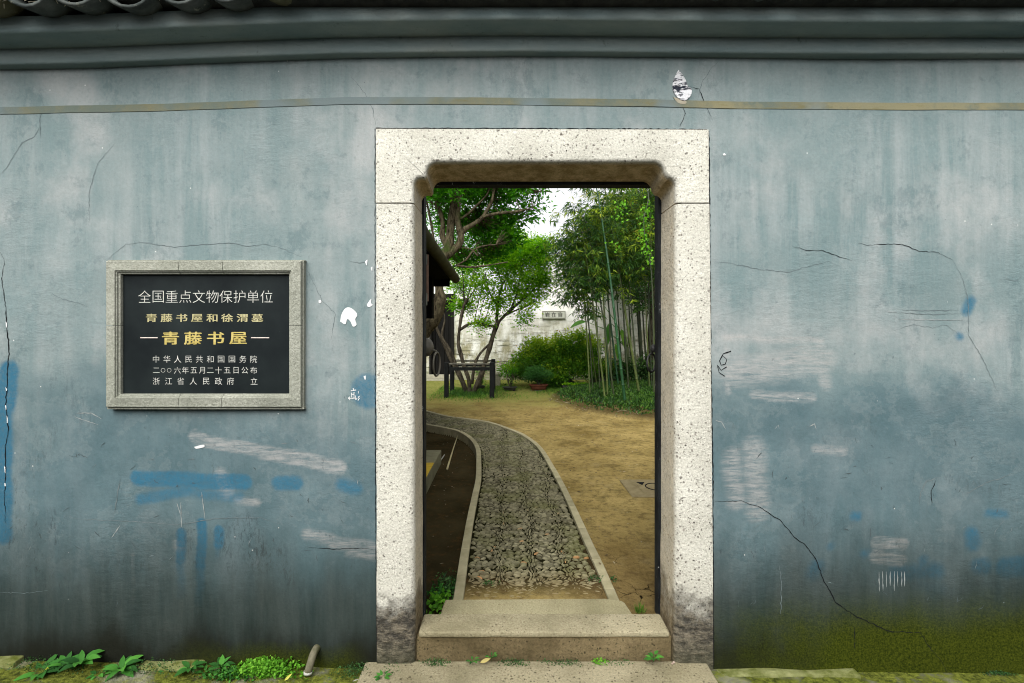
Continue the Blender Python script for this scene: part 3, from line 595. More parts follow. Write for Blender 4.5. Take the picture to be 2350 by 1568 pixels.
for b in ys2:
    for a in xs2:
        px = a * 525 + VX; zz = np.interp(px, [-400, 0, 450, 830, 1640, 2350], [.045, .034, .014, .0, -.006, -.022])
        zz += noise.noise(Vector((a * 6, b * 6, 1))) * .006 + noise.noise(Vector((a * 20, b * 20, 1))) * .003 + (-.01 * max(0, -b - .1)); vs.append((a, b, zz))
n2 = len(xs2)
for j in range(len(ys2) - 1):
    for i in range(n2 - 1): k = j * n2 + i; fs.append((k, k + 1, k + 1 + n2, k + n2))
meta(link('pavement', mesh('pavement', vs, fs, True), None, street_mat()), kind='structure')
mb = MB(); mb.box(-60, 60, -8, -.44, -.3, -.03); meta(mb.out('street', simple('lane_paving', (.045, .045, .042), (.065, .064, .06), 6)), kind='structure')

lw_ = thing('added_lane_wall', 'plain grey unseen wall added across the lane to darken the eaves', 'wall', (0, -4.6, 0))  # out of view, added to block low light and darken the eaves soffits
mb = MB(); mb.box(-14, 14, -.3, 0, -.3, 2.6); mb.out('added_lane_wall_face', simple('old_grey_render', (.10, .105, .105), (.17, .175, .17), 2), lw_)
mb = MB(); mb.box(-14, 14, -.42, .12, 2.601, 2.72); mb.out('added_lane_wall_coping', MT, lw_)

# ---------------------------------------------------------------- pebble path
path = thing('pebble_path', 'winding garden path of radiating set pebbles between thin stone kerbs', 'path')
def peb_mat():
    m = M('river_pebble', .6, .22); t = m.attr('tone'); r_ = m.rnd(); k = m.math('FRACT', m.math('ADD', m.math('MULTIPLY', t, 7.3), m.math('MULTIPLY', r_, 5.1)))
    c = m.mix(k, (.055, .050, .026), (.20, .185, .11)); c = m.mix(m.mr(m.noise(3, 4, .6), .48, .62, 0, .55), c, (.085, .09, .022))
    z = m.z(); c = m.mix(m.math('MULTIPLY', m.mr(z[1], .85, .45), m.mr(m.noise(5, 4), .3, .6, .5, .95)), c, (.20, .15, .065)); c = m.mix(m.math('MULTIPLY', m.math('GREATER_THAN', k, .985), m.mr(z[1], 2, .5)), c, (.35, .17, .06)); m.col(c); m.bump(m.noise(90, 3), .3, .002); return m.m
MPEB = peb_mat()
def peb_mesh(seed, n=8, rings=4):
    r_ = random.Random(seed); vs = [(0, 0, .5)]; fs = []
    for j in range(1, rings):
        ph = math.pi * j / rings * .8
        for i in range(n):
            th = 2 * math.pi * i / n; q = 1 + r_.uniform(-.1, .1); vs.append((.5 * math.sin(ph) * math.cos(th) * q, .5 * math.sin(ph) ** 1.5 * math.sin(th) * q, .5 * math.cos(ph)))
    for i in range(n): fs.append((0, 1 + i, 1 + (i + 1) % n))
    for j in range(rings - 2):
        for i in range(n): a = 1 + j * n + i; b = 1 + j * n + (i + 1) % n; fs.append((a, a + n, b + n, b))
    return np.array(vs), fs
pm_ = [peb_mesh(s) for s in range(6)]
pmesh = []
for v, f in pm_:
    me = mesh('pebble', v, f, True); me.materials.append(MPEB); pmesh.append(me)
cents = []; yy = .30; row = 0
while yy < 8:
    for xx in np.arange(-6.2, 1.2, .205): cents.append((xx + .02 * math.sin(row * .7) + random.uniform(-.012, .012), yy + random.uniform(-.012, .012)))
    yy += .115; row += 1
cents = np.array(cents); cand = []
for ci, (cx_, cy_) in enumerate(cents):
    for k in range(0, 4):
        r0 = .013 + k * .0385; cnt = max(5, int(2 * math.pi * r0 / .0180))
        for q in range(cnt):
            th = 2 * math.pi * (q + .5 * (k % 2)) / cnt + random.uniform(-.12, .12); rr = r0 + random.uniform(-.006, .006); cand.append((cx_ + math.cos(th) * rr, cy_ + math.sin(th) * rr, th, k, ci))
cand = np.array(cand)
ok = inside(path_poly, cand[:, 0], cand[:, 1]); cand = cand[ok]
dd = ((cand[:, None, :2] - cents[None, :, :]) ** 2).sum(-1) if len(cand) < 30000 else None
if dd is None:
    keep = np.zeros(len(cand), bool)
    for s0 in range(0, len(cand), 4000):
        sub = cand[s0:s0 + 4000]; q = ((sub[:, None, :2] - cents[None]) ** 2).sum(-1); keep[s0:s0 + 4000] = q.argmin(1) == sub[:, 4]
else: keep = dd.argmin(1) == cand[:, 4]
cand = cand[keep]
# drop the ones that would lie on the kerbs
def dist_line(P, L):
    best = np.full(len(P), 9.)
    for a, b in zip(L[:-1], L[1:]):
        ab = b - a; t = np.clip(((P - a) @ ab) / (ab @ ab + 1e-9), 0, 1); best = np.minimum(best, np.linalg.norm(P - (a + t[:, None] * ab), axis=1))
    return best
cand = cand[(dist_line(cand[:, :2], Lw) > .042) & (dist_line(cand[:, :2], Rw) > .042)]
cand = cand[np.argsort(cand[:, 1])]
bv, bf, btone = [], [], []; off = 0
for i, (a, b, th, k, _) in enumerate(cand):
    L = random.uniform(.040, .050) if k else random.uniform(.016, .022); wv = random.uniform(.0095, .0135) if k else .014; hh = random.uniform(.023, .031) * (1 - .35 * abs(math.sin(th)))
    mudk = min(1, max(0, (.75 - b) / .25)); z0 = ZP - .011 + random.uniform(-.003, .004) - .004 * mudk
    if i < 300:
        o = bpy.data.objects.new('pebble', random.choice(pmesh)); C.objects.link(o); o.parent = path; o.location = (a, b, z0); o.scale = (L, wv, hh)
        o.rotation_euler = (random.uniform(-.15, .15), random.uniform(-.15, .15), th + random.uniform(-.2, .2))
    else:
        v, f = pm_[i % 6]; t = th + random.uniform(-.2, .2); ct, st_ = math.cos(t), math.sin(t); q = v * np.array([L, wv, hh])
        q[:, 2] += q[:, 0] * random.uniform(-.12, .12)
        qq = np.stack([q[:, 0] * ct - q[:, 1] * st_ + a, q[:, 0] * st_ + q[:, 1] * ct + b, q[:, 2] + z0], 1)
        bv.append(qq); bf += [tuple(x + off for x in g) for g in f]; btone += [random.random()] * len(f); off += len(v)
me = bpy.data.meshes.new('pebble_field'); me.from_pydata(np.vstack(bv).tolist(), [], bf); me.polygons.foreach_set('use_smooth', [True] * len(me.polygons))
ta = me.attributes.new('tone', 'FLOAT', 'FACE'); ta.data.foreach_set('value', np.array(btone, np.float32))
o = link('pebble_field', me, path, MPEB); o['kind'] = 'stuff'
MKERB = simple('kerb_stone', (.22, .20, .115), (.33, .30, .19), 12, bump=.5, rnd=.12)
def kerb(Lpts, side, zlow):
    P = [Vector((p[0], p[1])) for p in Lpts]; cum = [0]
    for a, b in zip(P[:-1], P[1:]): cum.append(cum[-1] + (b - a).length)
    def pt(s_):
        i = min(max(np.searchsorted(cum, s_) - 1, 0), len(P) - 2); t = (s_ - cum[i]) / (cum[i + 1] - cum[i] + 1e-9); return P[i].lerp(P[i + 1], t)
    s0 = 0; tot = cum[-1]
    while s0 < tot - .02:
        L = min(random.uniform(.32, .5), tot - s0); n = 5; g = .003; dz = random.uniform(-.003, .003); vs = []
        for k in range(n + 1):
            s_ = s0 + g + (L - 2 * g) * k / n; p = pt(s_); t = (pt(min(s_ + .03, tot)) - pt(max(s_ - .03, 0))).normalized(); nn = Vector((-t.y, t.x)) * .027
            for sg, z in ((-1, zlow), (-1, ZP + .012 + dz), (1, ZP + .012 + dz), (1, zlow)): vs.append((p.x + nn.x * sg, p.y + nn.y * sg, z))
        fs = [(k * 4 + j, k * 4 + (j + 1) % 4, k * 4 + 4 + (j + 1) % 4, k * 4 + 4 + j) for k in range(n) for j in range(4)] + [(3, 2, 1, 0), (n * 4, n * 4 + 1, n * 4 + 2, n * 4 + 3)]
        bm = bmesh.new(); bm.from_mesh(mesh('k', vs, fs)); bmesh.ops.recalc_face_normals(bm, faces=bm.faces)
        bmesh.ops.bevel(bm, geom=[e for e in bm.edges if all(v.co.z > ZP for v in e.verts) and e.calc_face_angle(0) > .8], offset=.003, segments=1, affect='EDGES'); bm_obj('kerb_stone', bm, MKERB, path)
        s0 += L
kerb(Lw, 1, -.12); kerb(Rw, -1, -.06)

# ---------------------------------------------------------------- wooden door frame and leaves
def black_paint():
    m = M('peeling_black_paint', .7, .15); f = m.noise(60, 6, .8, m.scl((1, 1, .35))); c = m.mix(m.mr(m.noise(8, 4), .4, .6), (.006, .007, .008), (.016, .019, .02))
    c = m.mix(m.math('MULTIPLY', m.mr(f, .63, .66), m.mr(m.noise(3, 3, .5, m.scl((.1, .1, 1))), .45, .52)), c, (.5, .52, .5)); m.col(c); m.bump(f, .5, .003); return m.m
MB_ = black_paint()
MBR = simple('aged_bronze', (.06, .055, .04), (.11, .10, .075), 30, .55, .3, spec=.5)
MIR = simple('dark_iron', (.012, .012, .012), (.03, .03, .028), 30, .6, .3, spec=.4)
MWD = simple('black_door_boards', (.004, .004, .004), (.010, .0095, .008), 8, .8, .3, sc=(6, 6, .3), spec=.08)
fr = thing('wooden_door_frame', 'black painted wooden door frame set behind the stone surround', 'door frame')
def wx(px, d): return (px - VX) * d / F
yl, yr = 2.405, 2.47
mb = MB(); mb.box(wx(940, yl), wx(973.5, yl), yl - D, yr - D, .10, H + (VY - 400) * yl / F); mb.out('post', MB_, fr, bevel=.002)
mb = MB(); mb.box(wx(1511, yl), wx(1560, yl), yl - D, yr - D, .10, H + (VY - 400) * yl / F); mb.out('post', MB_, fr, bevel=.002)
mb = MB(); mb.box(wx(973.5, yl) + .001, wx(1511, yl) - .001, yl - D, yr - D, H + (VY - 424) * yl / F, H + (VY - 380) * yl / F); mb.out('head_beam', MB_, fr, bevel=.002)
def leaf(sgn, x, cdist, label):
    t = thing('door_leaf', label, 'door', (x, yr - D + .004, 0)); t.rotation_euler.z = R(13) if sgn < 0 else R(-21); ztop = H + (VY - 429) * yr / F - .01
    w_, th = .52, .04
    for k in range(4):
        mb = MB(); y0 = k * w_ / 4; mb.box(-th if sgn < 0 else 0, 0 if sgn < 0 else th, y0 + .0015, y0 + w_ / 4 - .0015, .02, ztop); mb.out('plank', MWD, t, bevel=.002)
    for z in (.25, ztop - .25):
        mb = MB(); mb.box(*(((-th - .018), -th - .001) if sgn < 0 else (th + .001, th + .018)), .01, w_ - .01, z, z + .07); mb.out('batten', MWD, t)
    return t
xl = wx(977.5, yr); lf1 = leaf(-1, xl, 0, 'black door leaf swung inward on the left with a domed bronze knocker')
xr = wx(1508.5, yr); lf2 = leaf(1, xr, 0, 'black door leaf swung inward on the right with a small round iron knocker')
mb = MB(); mb.box(0, .006, .002, .02, 1.60, 1.85); mb.out('edge_strip', simple('grey_strip', (.10, .11, .09), (.16, .17, .14)), lf1); 
mb = MB(); mb.tube([(.007, .012, 1.62), (.007, .012, 1.85)], .0075, 8); mb.box(.001, .012, .0, .03, 1.66, 1.80); mb.out('hinge', simple('rusty_iron', (.06, .04, .03), (.13, .085, .06)), lf1)
def knocker(t, sgn, cpx, cpy, d, rb, ring_c, rr, mat, tube):
    loc = Vector(t.location); rot = t.rotation_euler.to_matrix().inverted(); p = rot @ (W(cpx, cpy, d) - loc)
    bm = bmesh.new(); bmesh.ops.create_uvsphere(bm, u_segments=18, v_segments=12, radius=rb)
    for v in bm.verts: v.co.x *= .8
    bmesh.ops.translate(bm, verts=bm.verts, vec=(p.x, p.y, p.z))
    o = bm_obj('knocker', bm, mat, t, True)
    rp = rot @ (W(ring_c[0], ring_c[1], d) - loc); mb = MB(); pts = [rp + Vector((math.sin(a) * rr * .36, math.sin(a) * rr * .9, -math.cos(a) * rr)) for a in np.linspace(0, 2 * math.pi, 28)]
    mb.tube(pts, tube, 8, cap=False)
    k = MB(); k.tube([p + Vector((0, 0, 0)), Vector((rp.x, rp.y, rp.z + rr + tube))], tube * 1.2, 8)
    r1 = mb.out('ring', mat, o, True); r2 = k.out('ring_eye', mat, o, True)
knocker(lf1, -1, 978, 797, 2.66, .050, (1002, 836), .062, MBR, .0055)
knocker(lf2, 1, 1500, 800, 2.66, .022, (1495, 833), .048, MIR, .0055)

# ---------------------------------------------------------------- heritage tablet
pl = thing('inscribed_tablet', 'black stone tablet with white and gold Chinese lettering in a pale stone frame', 'plaque')
MFR = stone_mat('tablet_frame_stone', (.25, .26, .215), (.36, .365, .31), speck=(.09, .09, .07), k=.45)
def tabm():
    m = M('black_polished_stone', .6, .12); c = m.mix(m.mr(m.noise(3, 5, .6), .4, .7), (.005, .008, .009), (.014, .020, .020))
    sp = m.math('MULTIPLY', m.mr(m.noise(75, 6, .85, m.scl((1, 1, .8)), .4), .66, .72), m.mr(m.noise(4, 4, .6), .42, .62)); c = m.mix(m.math('MULTIPLY', sp, .7), c, (.16, .18, .17)); m.col(c); return m.m
def XF(px, py, d=D - .04): q = W(px, py, d); return (q.x, q.z)
XO0, ZO1 = XF(242, 599); XO1, ZO0 = XF(690, 935)
# frame profile across the width: u from outer edge (0) to the inner edge, y position
prof = [(0, .01), (0, -.036), (.003, -.039), (.012, -.039), (.046, -.042), (.048, -.036), (.052, -.036), (.054, -.029), (.062, -.027), (.064, .0)]
prof = [(u * .88, y) for u, y in prof]
def frame_piece(a, b, side):
    vs = []
    for t in (a, b):
        for u, y in prof:
            if side in 'TB':
                x = XO0 + (XO1 - XO0) * t
                x = max(x, XO0 + u) if t == 0 else (min(x, XO1 - u) if t == 1 else x + (.001 if t == a else -.001))
                z = ZO1 - u if side == 'T' else ZO0 + u
            else:
                z = ZO0 + (ZO1 - ZO0) * t
                z = max(z, ZO0 + u) if t == 0 else (min(z, ZO1 - u) if t == 1 else z + (.001 if t == a else -.001))
                x = XO0 + u if side == 'L' else XO1 - u
            vs.append((x, y, z))
    n = len(prof); fs = [(k, k + 1, n + k + 1, n + k) for k in range(n - 1)] + [tuple(range(n)), tuple(range(2 * n - 1, n - 1, -1))]
    bm = bmesh.new(); bm.from_mesh(mesh('fp', vs, fs)); bm_obj('frame_stone', bm, MFR, pl)
for s_, cuts in (('T', (0, .375, .60, 1)), ('B', (0, .375, .595, 1)), ('L', (0, .56, 1)), ('R', (0, .56, 1))):
    for a, b in zip(cuts[:-1], cuts[1:]): frame_piece(a, b, s_)
mb = MB(); mb.box(XO0 + .048, XO1 - .048, -.013, .03, ZO0 + .048, ZO1 - .048); mb.out('tablet', tabm(), pl)
mb = MB(); mb.box(XO1 + .001, XO1 + .006, -.024, .01, ZO0 - .003, ZO1 + .003); mb.box(XO0 - .002, XO1 + .009, -.028, .01, ZO0 - .010, ZO0 - .001); mb.box(XO0 - .002, XO1 + .009, -.024, .01, ZO1 + .001, ZO1 + .006); mb.out('backing_stone', MFR, pl)
MWT = simple('white_inlay', (.42, .43, .39), (.58, .58, .54), 50, bump=0); MGD = simple('gold_inlay', (.38, .30, .08), (.56, .47, .18), 40, bump=0); MPG = simple('pale_gold_inlay', (.34, .31, .15), (.50, .46, .27), 40, bump=0)
gp_ = None
def glyph(ch, offs):
    cu = bpy.data.curves.new('g', 'FONT'); cu.body = ch; cu.size = 1; cu.offset = min(offs, .0); cu.resolution_u = 3; cu.fill_mode = 'FRONT'
    o = bpy.data.objects.new('g', cu); C.objects.link(o); dg = bpy.context.evaluated_depsgraph_get(); me = bpy.data.meshes.new_from_object(o.evaluated_get(dg))
    v = np.array([p.co[:2] for p in me.vertices]); f = [tuple(p.vertices) for p in me.polygons]
    bpy.data.objects.remove(o); bpy.data.curves.remove(cu); bpy.data.meshes.remove(me); return v, f
def line(chars, centers, cy_, wpx, hpx, mat, offs, y, parent, toW=lambda a, b: XF(a, b, D - .014), name='character', flare=0):
    mb = MB(); sc = None
    for ch, cx_ in zip(chars, centers):
        if ch == ' ': continue
        v, f = glyph(ch, offs)
        if not len(v): continue
        lo, hi = v.min(0), v.max(0); ctr = (lo + hi) / 2; em = .92
        if ch == '〇': em = 1.42
        q = []
        for p in v:
            a = (p[0] - ctr[0]) / em * wpx; b = (p[1] - (ctr[1] if ch not in '二' else ctr[1])) / em * hpx; x, z = toW(cx_ + a, cy_ - b); q.append((x, y, z))
        mb = MB(); mb.add(q, f)
        if offs > .008:           # heavy brush letter: the stroke is thickened by near-coincident layers
            e_ = wpx * offs / 525 * (1 if parent is pl else 5)
            for kk, (ex_, ez_) in enumerate(((1, 0), (-1, 0), (0, .6))): mb.add([(a_ + ex_ * e_, b_ - .00025 * (kk + 1), c_ + ez_ * e_) for a_, b_, c_ in q], f)
        mb.out(name, mat, parent)
yt = -.0142
def Zx(v): return 183.6 + v / 3.713
line('全国重点文物保护单位', [317.5 + 14.5 + 31.1 * i for i in range(10)], 681, 29, 29, MWT, -.012, yt, pl)
line('青藤书屋和徐渭墓', [335.8 + 12 + 34.7 * i for i in range(8)], 730, 26, 18.5, MPG, .022, yt, pl)
line('青藤书屋', [373.5 + 18 + 51.7 * i for i in range(4)], 776.5, 39, 29, MGD, .026, yt, pl)
line('中华人民共和国国务院', [Zx(648 + 92.4 * i) for i in range(10)], 824.5, 16.5, 16.5, MWT, -.008, yt, pl)
line('二〇〇六年五月二十五日公布', [Zx(v) for v in (650, 708, 760, 830, 898, 970, 1040, 1110, 1180, 1255, 1330, 1405, 1480)], 850, 16, 16, MWT, -.008, yt, pl)
line('浙江省人民政府立', [Zx(v) for v in (650, 755, 858, 965, 1075, 1180, 1283, 1483)], 875, 16.5, 16.5, MWT, -.008, yt, pl)
for a, b in ((321.8, 361.9), (576, 617.7)):
    p = XF(a, 774.2, D - .014); q = XF(b, 776.3, D - .014); mb = MB(); mb.box(p[0], q[0], yt, yt + .002, q[1], p[1]); mb.out('dash', simple('pink_inlay', (.6, .5, .46), (.7, .6, .56)), pl)

# ---------------------------------------------------------------- drain spout
sp = thing('drain_pipe', 'short mossy pipe elbow sticking out at the foot of the left wall', 'pipe')
p0 = W(727, 1487); MPI = simple('mossy_pipe', (.05, .055, .02), (.17, .155, .11), 25, bump=.5)
mb = MB(); pts = [Vector((p0.x, .03, p0.z - .004)), Vector((p0.x, -.01, p0.z)), Vector((p0.x - .003, -.032, p0.z - .008)), Vector((p0.x - .006, -.048, p0.z - .026)), Vector((p0.x - .011, -.056, p0.z - .05)), Vector((p0.x - .015, -.060, p0.z - .068))]
mb.tube(cat(pts, 3), .016, 14); mb.out('elbow', MPI, sp, True)
mb = MB(); e = pts[-1]; mb.tube([e + Vector((.001, 0, .006)), e + Vector((0, -.001, -.003))], .018, 16); mb.out('rim', simple('pale_rim', (.4, .4, .36), (.55, .55, .5)), sp, True)

# ---------------------------------------------------------------- weeds along the wall foot
MLW = leaf_mat('weed_leaf', (.015, .07, .012), (.035, .15, .02), (.08, .27, .035), .25, .75)
MLC = leaf_mat('clover_leaf', (.05, .17, .008), (.11, .32, .02), (.20, .46, .04), .3, .7)
MLD = leaf_mat('moss_leaf', (.015, .045, .012), (.03, .09, .02), (.07, .17, .04), .2, .6)
def broad_leaf(mb, base, dirv, up, L, Wd, serr=True, n=7, droop=.5):
    d = Vector(dirv).normalized(); u = d.cross(Vector(up)).normalized(); nn = u.cross(d).normalized(); vs = []; fs = []
    for i in range(n + 1):
        t = i / n; ww = Wd * (math.sin(math.pi * min(1, t ** .8)) ** .85 + .04) * .5 * (1 + (.14 if (i % 2 and serr) else 0)); c = Vector(base) + d * (L * t) - nn * (L * droop * t * t) * .6
        vs += [c + u * ww + nn * ww * .25, c, c - u * ww + nn * ww * .25]
    for i in range(n): k = i * 3; fs += [(k, k + 1, k + 4, k + 3), (k + 1, k + 2, k + 5, k + 4)]
    mb.add(vs, fs)
def weed(px, py, s_, nl, label, seed, spread=1., group=None, y=-.035, yel=False):
    s_ *= .9; r_ = random.Random(seed); p = W(px, py, D + y); p.z -= .01; t = thing('weed', label, 'weed', p, group)
    mb = MB(); mb.tube([(0, .01, -.02), (0, 0, .012 * s_)], .002 * s_, 6); mb.out('stem', MLW, t)
    nl = int(nl * 1.4)
    for i in range(nl):
        a = -math.pi / 2 + (i / nl - .5) * 2 * math.pi * .95 + r_.uniform(-.3, .3); el_ = r_.uniform(.15, .9)
        dv = Vector((math.cos(a) * spread, math.sin(a) * .55 - .12, el_)); L = r_.uniform(.040, .060) * s_; mb = MB()
        base = Vector((math.cos(a) * .008, math.sin(a) * .006, .008 * s_ + i * .0012)); mb.tube([(0, 0, .006 * s_), base + dv.normalized() * .008], .0009, 5)
        broad_leaf(mb, base + dv.normalized() * .006, dv, (0, -.2, 1), L, L * r_.uniform(.38, .5), True, 7, r_.uniform(.5, 1.0)); o = mb.out('leaf', MLW, t, True)
        a_ = o.data.attributes.new('tone', 'FLOAT', 'FACE'); a_.data.foreach_set('value', [r_.random()] * len(o.data.polygons))
    return t
weed(95, 1552, 1.5, 12, 'largest weed at the far left with a tiny yellow flower bud', 1, y=-.06)
weed(188, 1524, 1.35, 9, 'broad leaved weed just right of the yellow budded weed', 2, y=-.05)
weed(150, 1528, 1.0, 7, 'small weed squeezed between the two largest weeds at far left', 12, y=-.045)
weed(278, 1540, 1.25, 10, 'leafy weed midway along the mossy strip, tallest leaf pointing right', 3, y=-.05)
weed(438, 1535, .9, 9, 'bushy weed beside the ochre acorn', 4, y=-.05)
weed(508, 1530, .8, 8, 'low round leaved weed just left of the bright clover patch', 5, y=-.045)
weed(800 + 78, 1553, .5, 6, 'pale tuft on the lump at the foot of the left jamb', 6, y=-.09)
weed(1500, 1510, .55, 8, 'bright green sprig at the right end of the sill base', 7, y=-.03)
weed(1128, 1514 - 8, .35, 6, 'tiny sprig against the riser above the dry leaf', 8, y=-.02)
weed(1085, 1516, .4, 6, 'small pale sprig at the left end of the sill base', 9, y=-.03)
weed(355, 1545, .6, 6, 'little sprig between the third weed and the ledge stone', 14, y=-.05)
weed(225, 1548, .55, 6, 'little sprig in front of the second and third weeds', 15, y=-.07)
weed(30, 1556, .8, 8, 'weed cut by the left edge of the view', 16, y=-.06)
weed(470, 1542, .5, 6, 'little sprig right beside the acorn', 17, y=-.05)
mb = MB(); bp = W(110, 1536, D - .06)
for k in range(9): a = k * .7; mb.tube([bp, bp + Vector((math.cos(a) * .007, -.004, math.sin(a) * .005 + .004))], .0014, 5)
meta(mb.out('flower_bud', simple('yellow_petal', (.5, .5, .03), (.6, .62, .08))), 'tiny yellow flower bud on the far left weed', 'flower')
ac = thing('acorn', 'upright ochre acorn lying on the moss at the left', 'acorn', W(487, 1562, D - .075))
mb = MB(); mb.tube([(0, 0, z) for z in (-.004, .002, .008, .016, .022, .026)], [.002, .0055, .0065, .006, .004, .0008], 10); mb.out('nut', simple('ochre_shell', (.35, .18, .04), (.5, .28, .08)), ac, True)
def patch(name, n, cx_, cy_, sx_, sy_, mat, label, cat_, ln, yv=(-.09, -.005), up=1.2, wr=.9, hgt=.03, shape=None):
    px = np.clip(rng.normal(0, .45, n), -1, 1) * sx_ + cx_; yv_ = rng.uniform(yv[0], yv[1], n); pos = []
    for i in range(n):
        x = (px[i] - VX) / 525; t = 1 - min(1, abs(px[i] - cx_) / sx_) ** 2; hz = np.interp(px[i], [-400, 0, 450, 830, 1640, 2350], [.045, .034, .014, .006, .0, -.02])
        pos.append((x * (1 + yv_[i] / D * .0), yv_[i], hz + rng.uniform(0, 1) * hgt * t + cy_))
    return meta(leaves_mesh(name, np.array(pos), rdir(n, .2) * np.array([1, 1, .6]), rdir(n, up), rng.uniform(ln * .7, ln * 1.2, n), rng.uniform(ln * .7, ln * 1.2, n) * wr, mat), label, cat_, kind='stuff')
patch('clover_patch', 900, 625, 0, 95, 0, MLC, 'bright green clover patch at the wall foot left of the pipe', 'clover', .014, hgt=.05)
patch('clover_patch', 350, 545, .0, 60, 0, MLW, 'darker green clover at the left end of the bright patch', 'clover', .013, yv=(-.1, -.04), hgt=.03)
patch('clover_patch', 200, 1375, .012, 32, 0, MLC, 'small clover tuft at the middle right of the sill base', 'clover', .009, yv=(-.03, .008), hgt=.03)
for i, (c_, s_, n, lab) in enumerate([(120, 120, 500, 'dark moss fringe along the far left wall foot'), (360, 110, 420, 'dark moss fringe along the left ledge stone'), (830, 60, 600, 'dark moss fringe right of the drain pipe'), (905, 45, 350, 'dark moss fringe under the left jamb'), (1000, 50, 350, 'dark moss fringe at the left end of the sill base'),
        (1180, 60, 380, 'dark moss fringe along the middle left of the sill base'), (1290, 80, 420, 'dark moss fringe along the middle of the sill base'), (1420, 60, 220, 'dark moss fringe along the right of the sill base')]):
    patch('moss_fringe', n, c_, (.014 if c_ > 950 else .004), s_, 0, MLD, lab, 'moss', .007, yv=(-.03 if c_ > 950 else -.08, .01), hgt=.022)
patch('moss_fringe', 260, 2290, 0, 40, 0, MLD, 'dark moss crumbs at the wall foot far right', 'moss', .006, yv=(-.02, .0), hgt=.01)
dl = MB(); broad_leaf(dl, W(1102, 1521, D - .02), (1, 0, .45), (0, -1, .6), .055, .014, False, 6, -.4)
meta(dl.out('dry_leaf', simple('dry_ochre_leaf', (.32, .26, .08), (.4, .34, .14))), 'curled dry leaf at the left foot of the sill', 'leaf')
dl = MB(); broad_leaf(dl, W(653, 1562, D - .1), (1, .2, .9), (0, -1, .4), .036, .010, False, 6, .3)
meta(dl.out('dry_leaf', simple('yellow_leaf', (.4, .4, .06), (.5, .48, .1))), 'narrow yellow leaf lying on the clover patch', 'leaf')
# rubble at the foot of the wall
def rock(name, c, s_, mat, label=None, cat_=None, parent=None, seed=1, sub=2, amp=.25, kind=None):
    bm = bmesh.new(); bmesh.ops.create_icosphere(bm, subdivisions=sub, radius=1)
    for v in bm.verts: v.co *= 1 + noise.noise(v.co * 1.6 + Vector((seed * 7.3, 0, 0))) * amp * 1.6 + noise.noise(v.co * 4 + Vector((seed, 0, 0))) * amp * .5
    for v in bm.verts: v.co = Vector((v.co.x * s_[0], v.co.y * s_[1], v.co.z * s_[2])) + Vector(c)
    o = bm_obj(name, bm, mat, parent, True); return meta(o, label, cat_, kind=kind) if label else o
MLU = simple('lime_lump', (.28, .28, .22), (.5, .5, .42), 40, bump=.9, bd=.01)
rock('mortar_lump', W(893, 1548, D - .03), (.05, .03, .022), MLU, 'pale mortar lump at the foot of the left jamb', 'rubble', seed=2, sub=3)
rock('mortar_lump', W(815, 1566, D - .07), (.045, .03, .012), MLU, 'pale mortar lump left of the granite slab', 'rubble', seed=4, sub=3)
for k in range(4): 
    o = rock('brick_crumb', W(1546 + k * 6 - (k % 3) * 9, 1520 + k * 3, D - .012), (.006, .005, .004), simple('pink_crumb', (.35, .25, .2), (.5, .42, .36)), seed=k + 10, sub=1); meta(o, ['topmost pale crumb in the gap left of the right jamb foot', 'second pale crumb down beside the right jamb foot', 'third pale crumb down beside the right jamb foot', 'lowest pale crumb, touching the foot of the right jamb'][k], 'crumb', 'brick crumbs by the right jamb')
# low moss kerb line along the left wall foot
for a, b, lab in ((330, 470, 'mossy ledge stone at the wall foot, between weed and acorn'), (-60, 55, 'lichen ledge stone at the wall foot, far left corner'), (1640, 1960, 'pale ledge stone under the mossy right wall')):
    x0_, x1_ = (a - VX) / 525, (b - VX) / 525; z_ = np.interp((a + b) / 2, [0, 450, 1640, 2350], [.034, .014, -.006, -.022])
    meta(slab('ledge_stone', x0_, x1_, -.045, .01, -.1, float(z_) + (.018 if a < 1000 else .008), simple('lichen_stone', (.07, .085, .008), (.26, .27, .12), 18, bump=.9, bd=.01), None, .008, .01, 16, 2), lab, 'stone')

# ---------------------------------------------------------------- garden: back wall, doorway, plaque
def lime():
    m = M('weathered_limewash', .95, .05); z = m.z(); n = m.noise(1.2, 7, .68); s_ = m.noise(3, 7, .75, m.scl((1.2, 1, .5))); b = m.noise(5, 7, .75, m.scl((.4, 1, 3)))
    c = m.mix(m.mr(n, .35, .6), (.60, .60, .52), (.76, .76, .72)); low = m.mr(m.math('ADD', z[2], m.mr(n, 0, 1, -.9, .9)), 2.0, .9)
    c = m.mix(m.math('MULTIPLY', m.mr(s_, .42, .58), m.mr(low, 0, 1, .15, .95)), c, (.28, .26, .15)); c = m.mix(m.math('MULTIPLY', m.mr(b, .5, .62), low), c, (.10, .10, .06))
    c = m.mix(m.mr(m.math('ADD', z[2], m.mr(s_, 0, 1, -.3, .3)), .5, .1, 0, .7), c, (.16, .16, .07)); m.col(c); m.bump(b, .5, .02); return m.m
MLI = lime()
DW = 13.9; yb = DW - D
gw = thing('garden_wall', 'tall weathered whitewashed wall closing the back of the garden', 'wall')
zt = 3.35
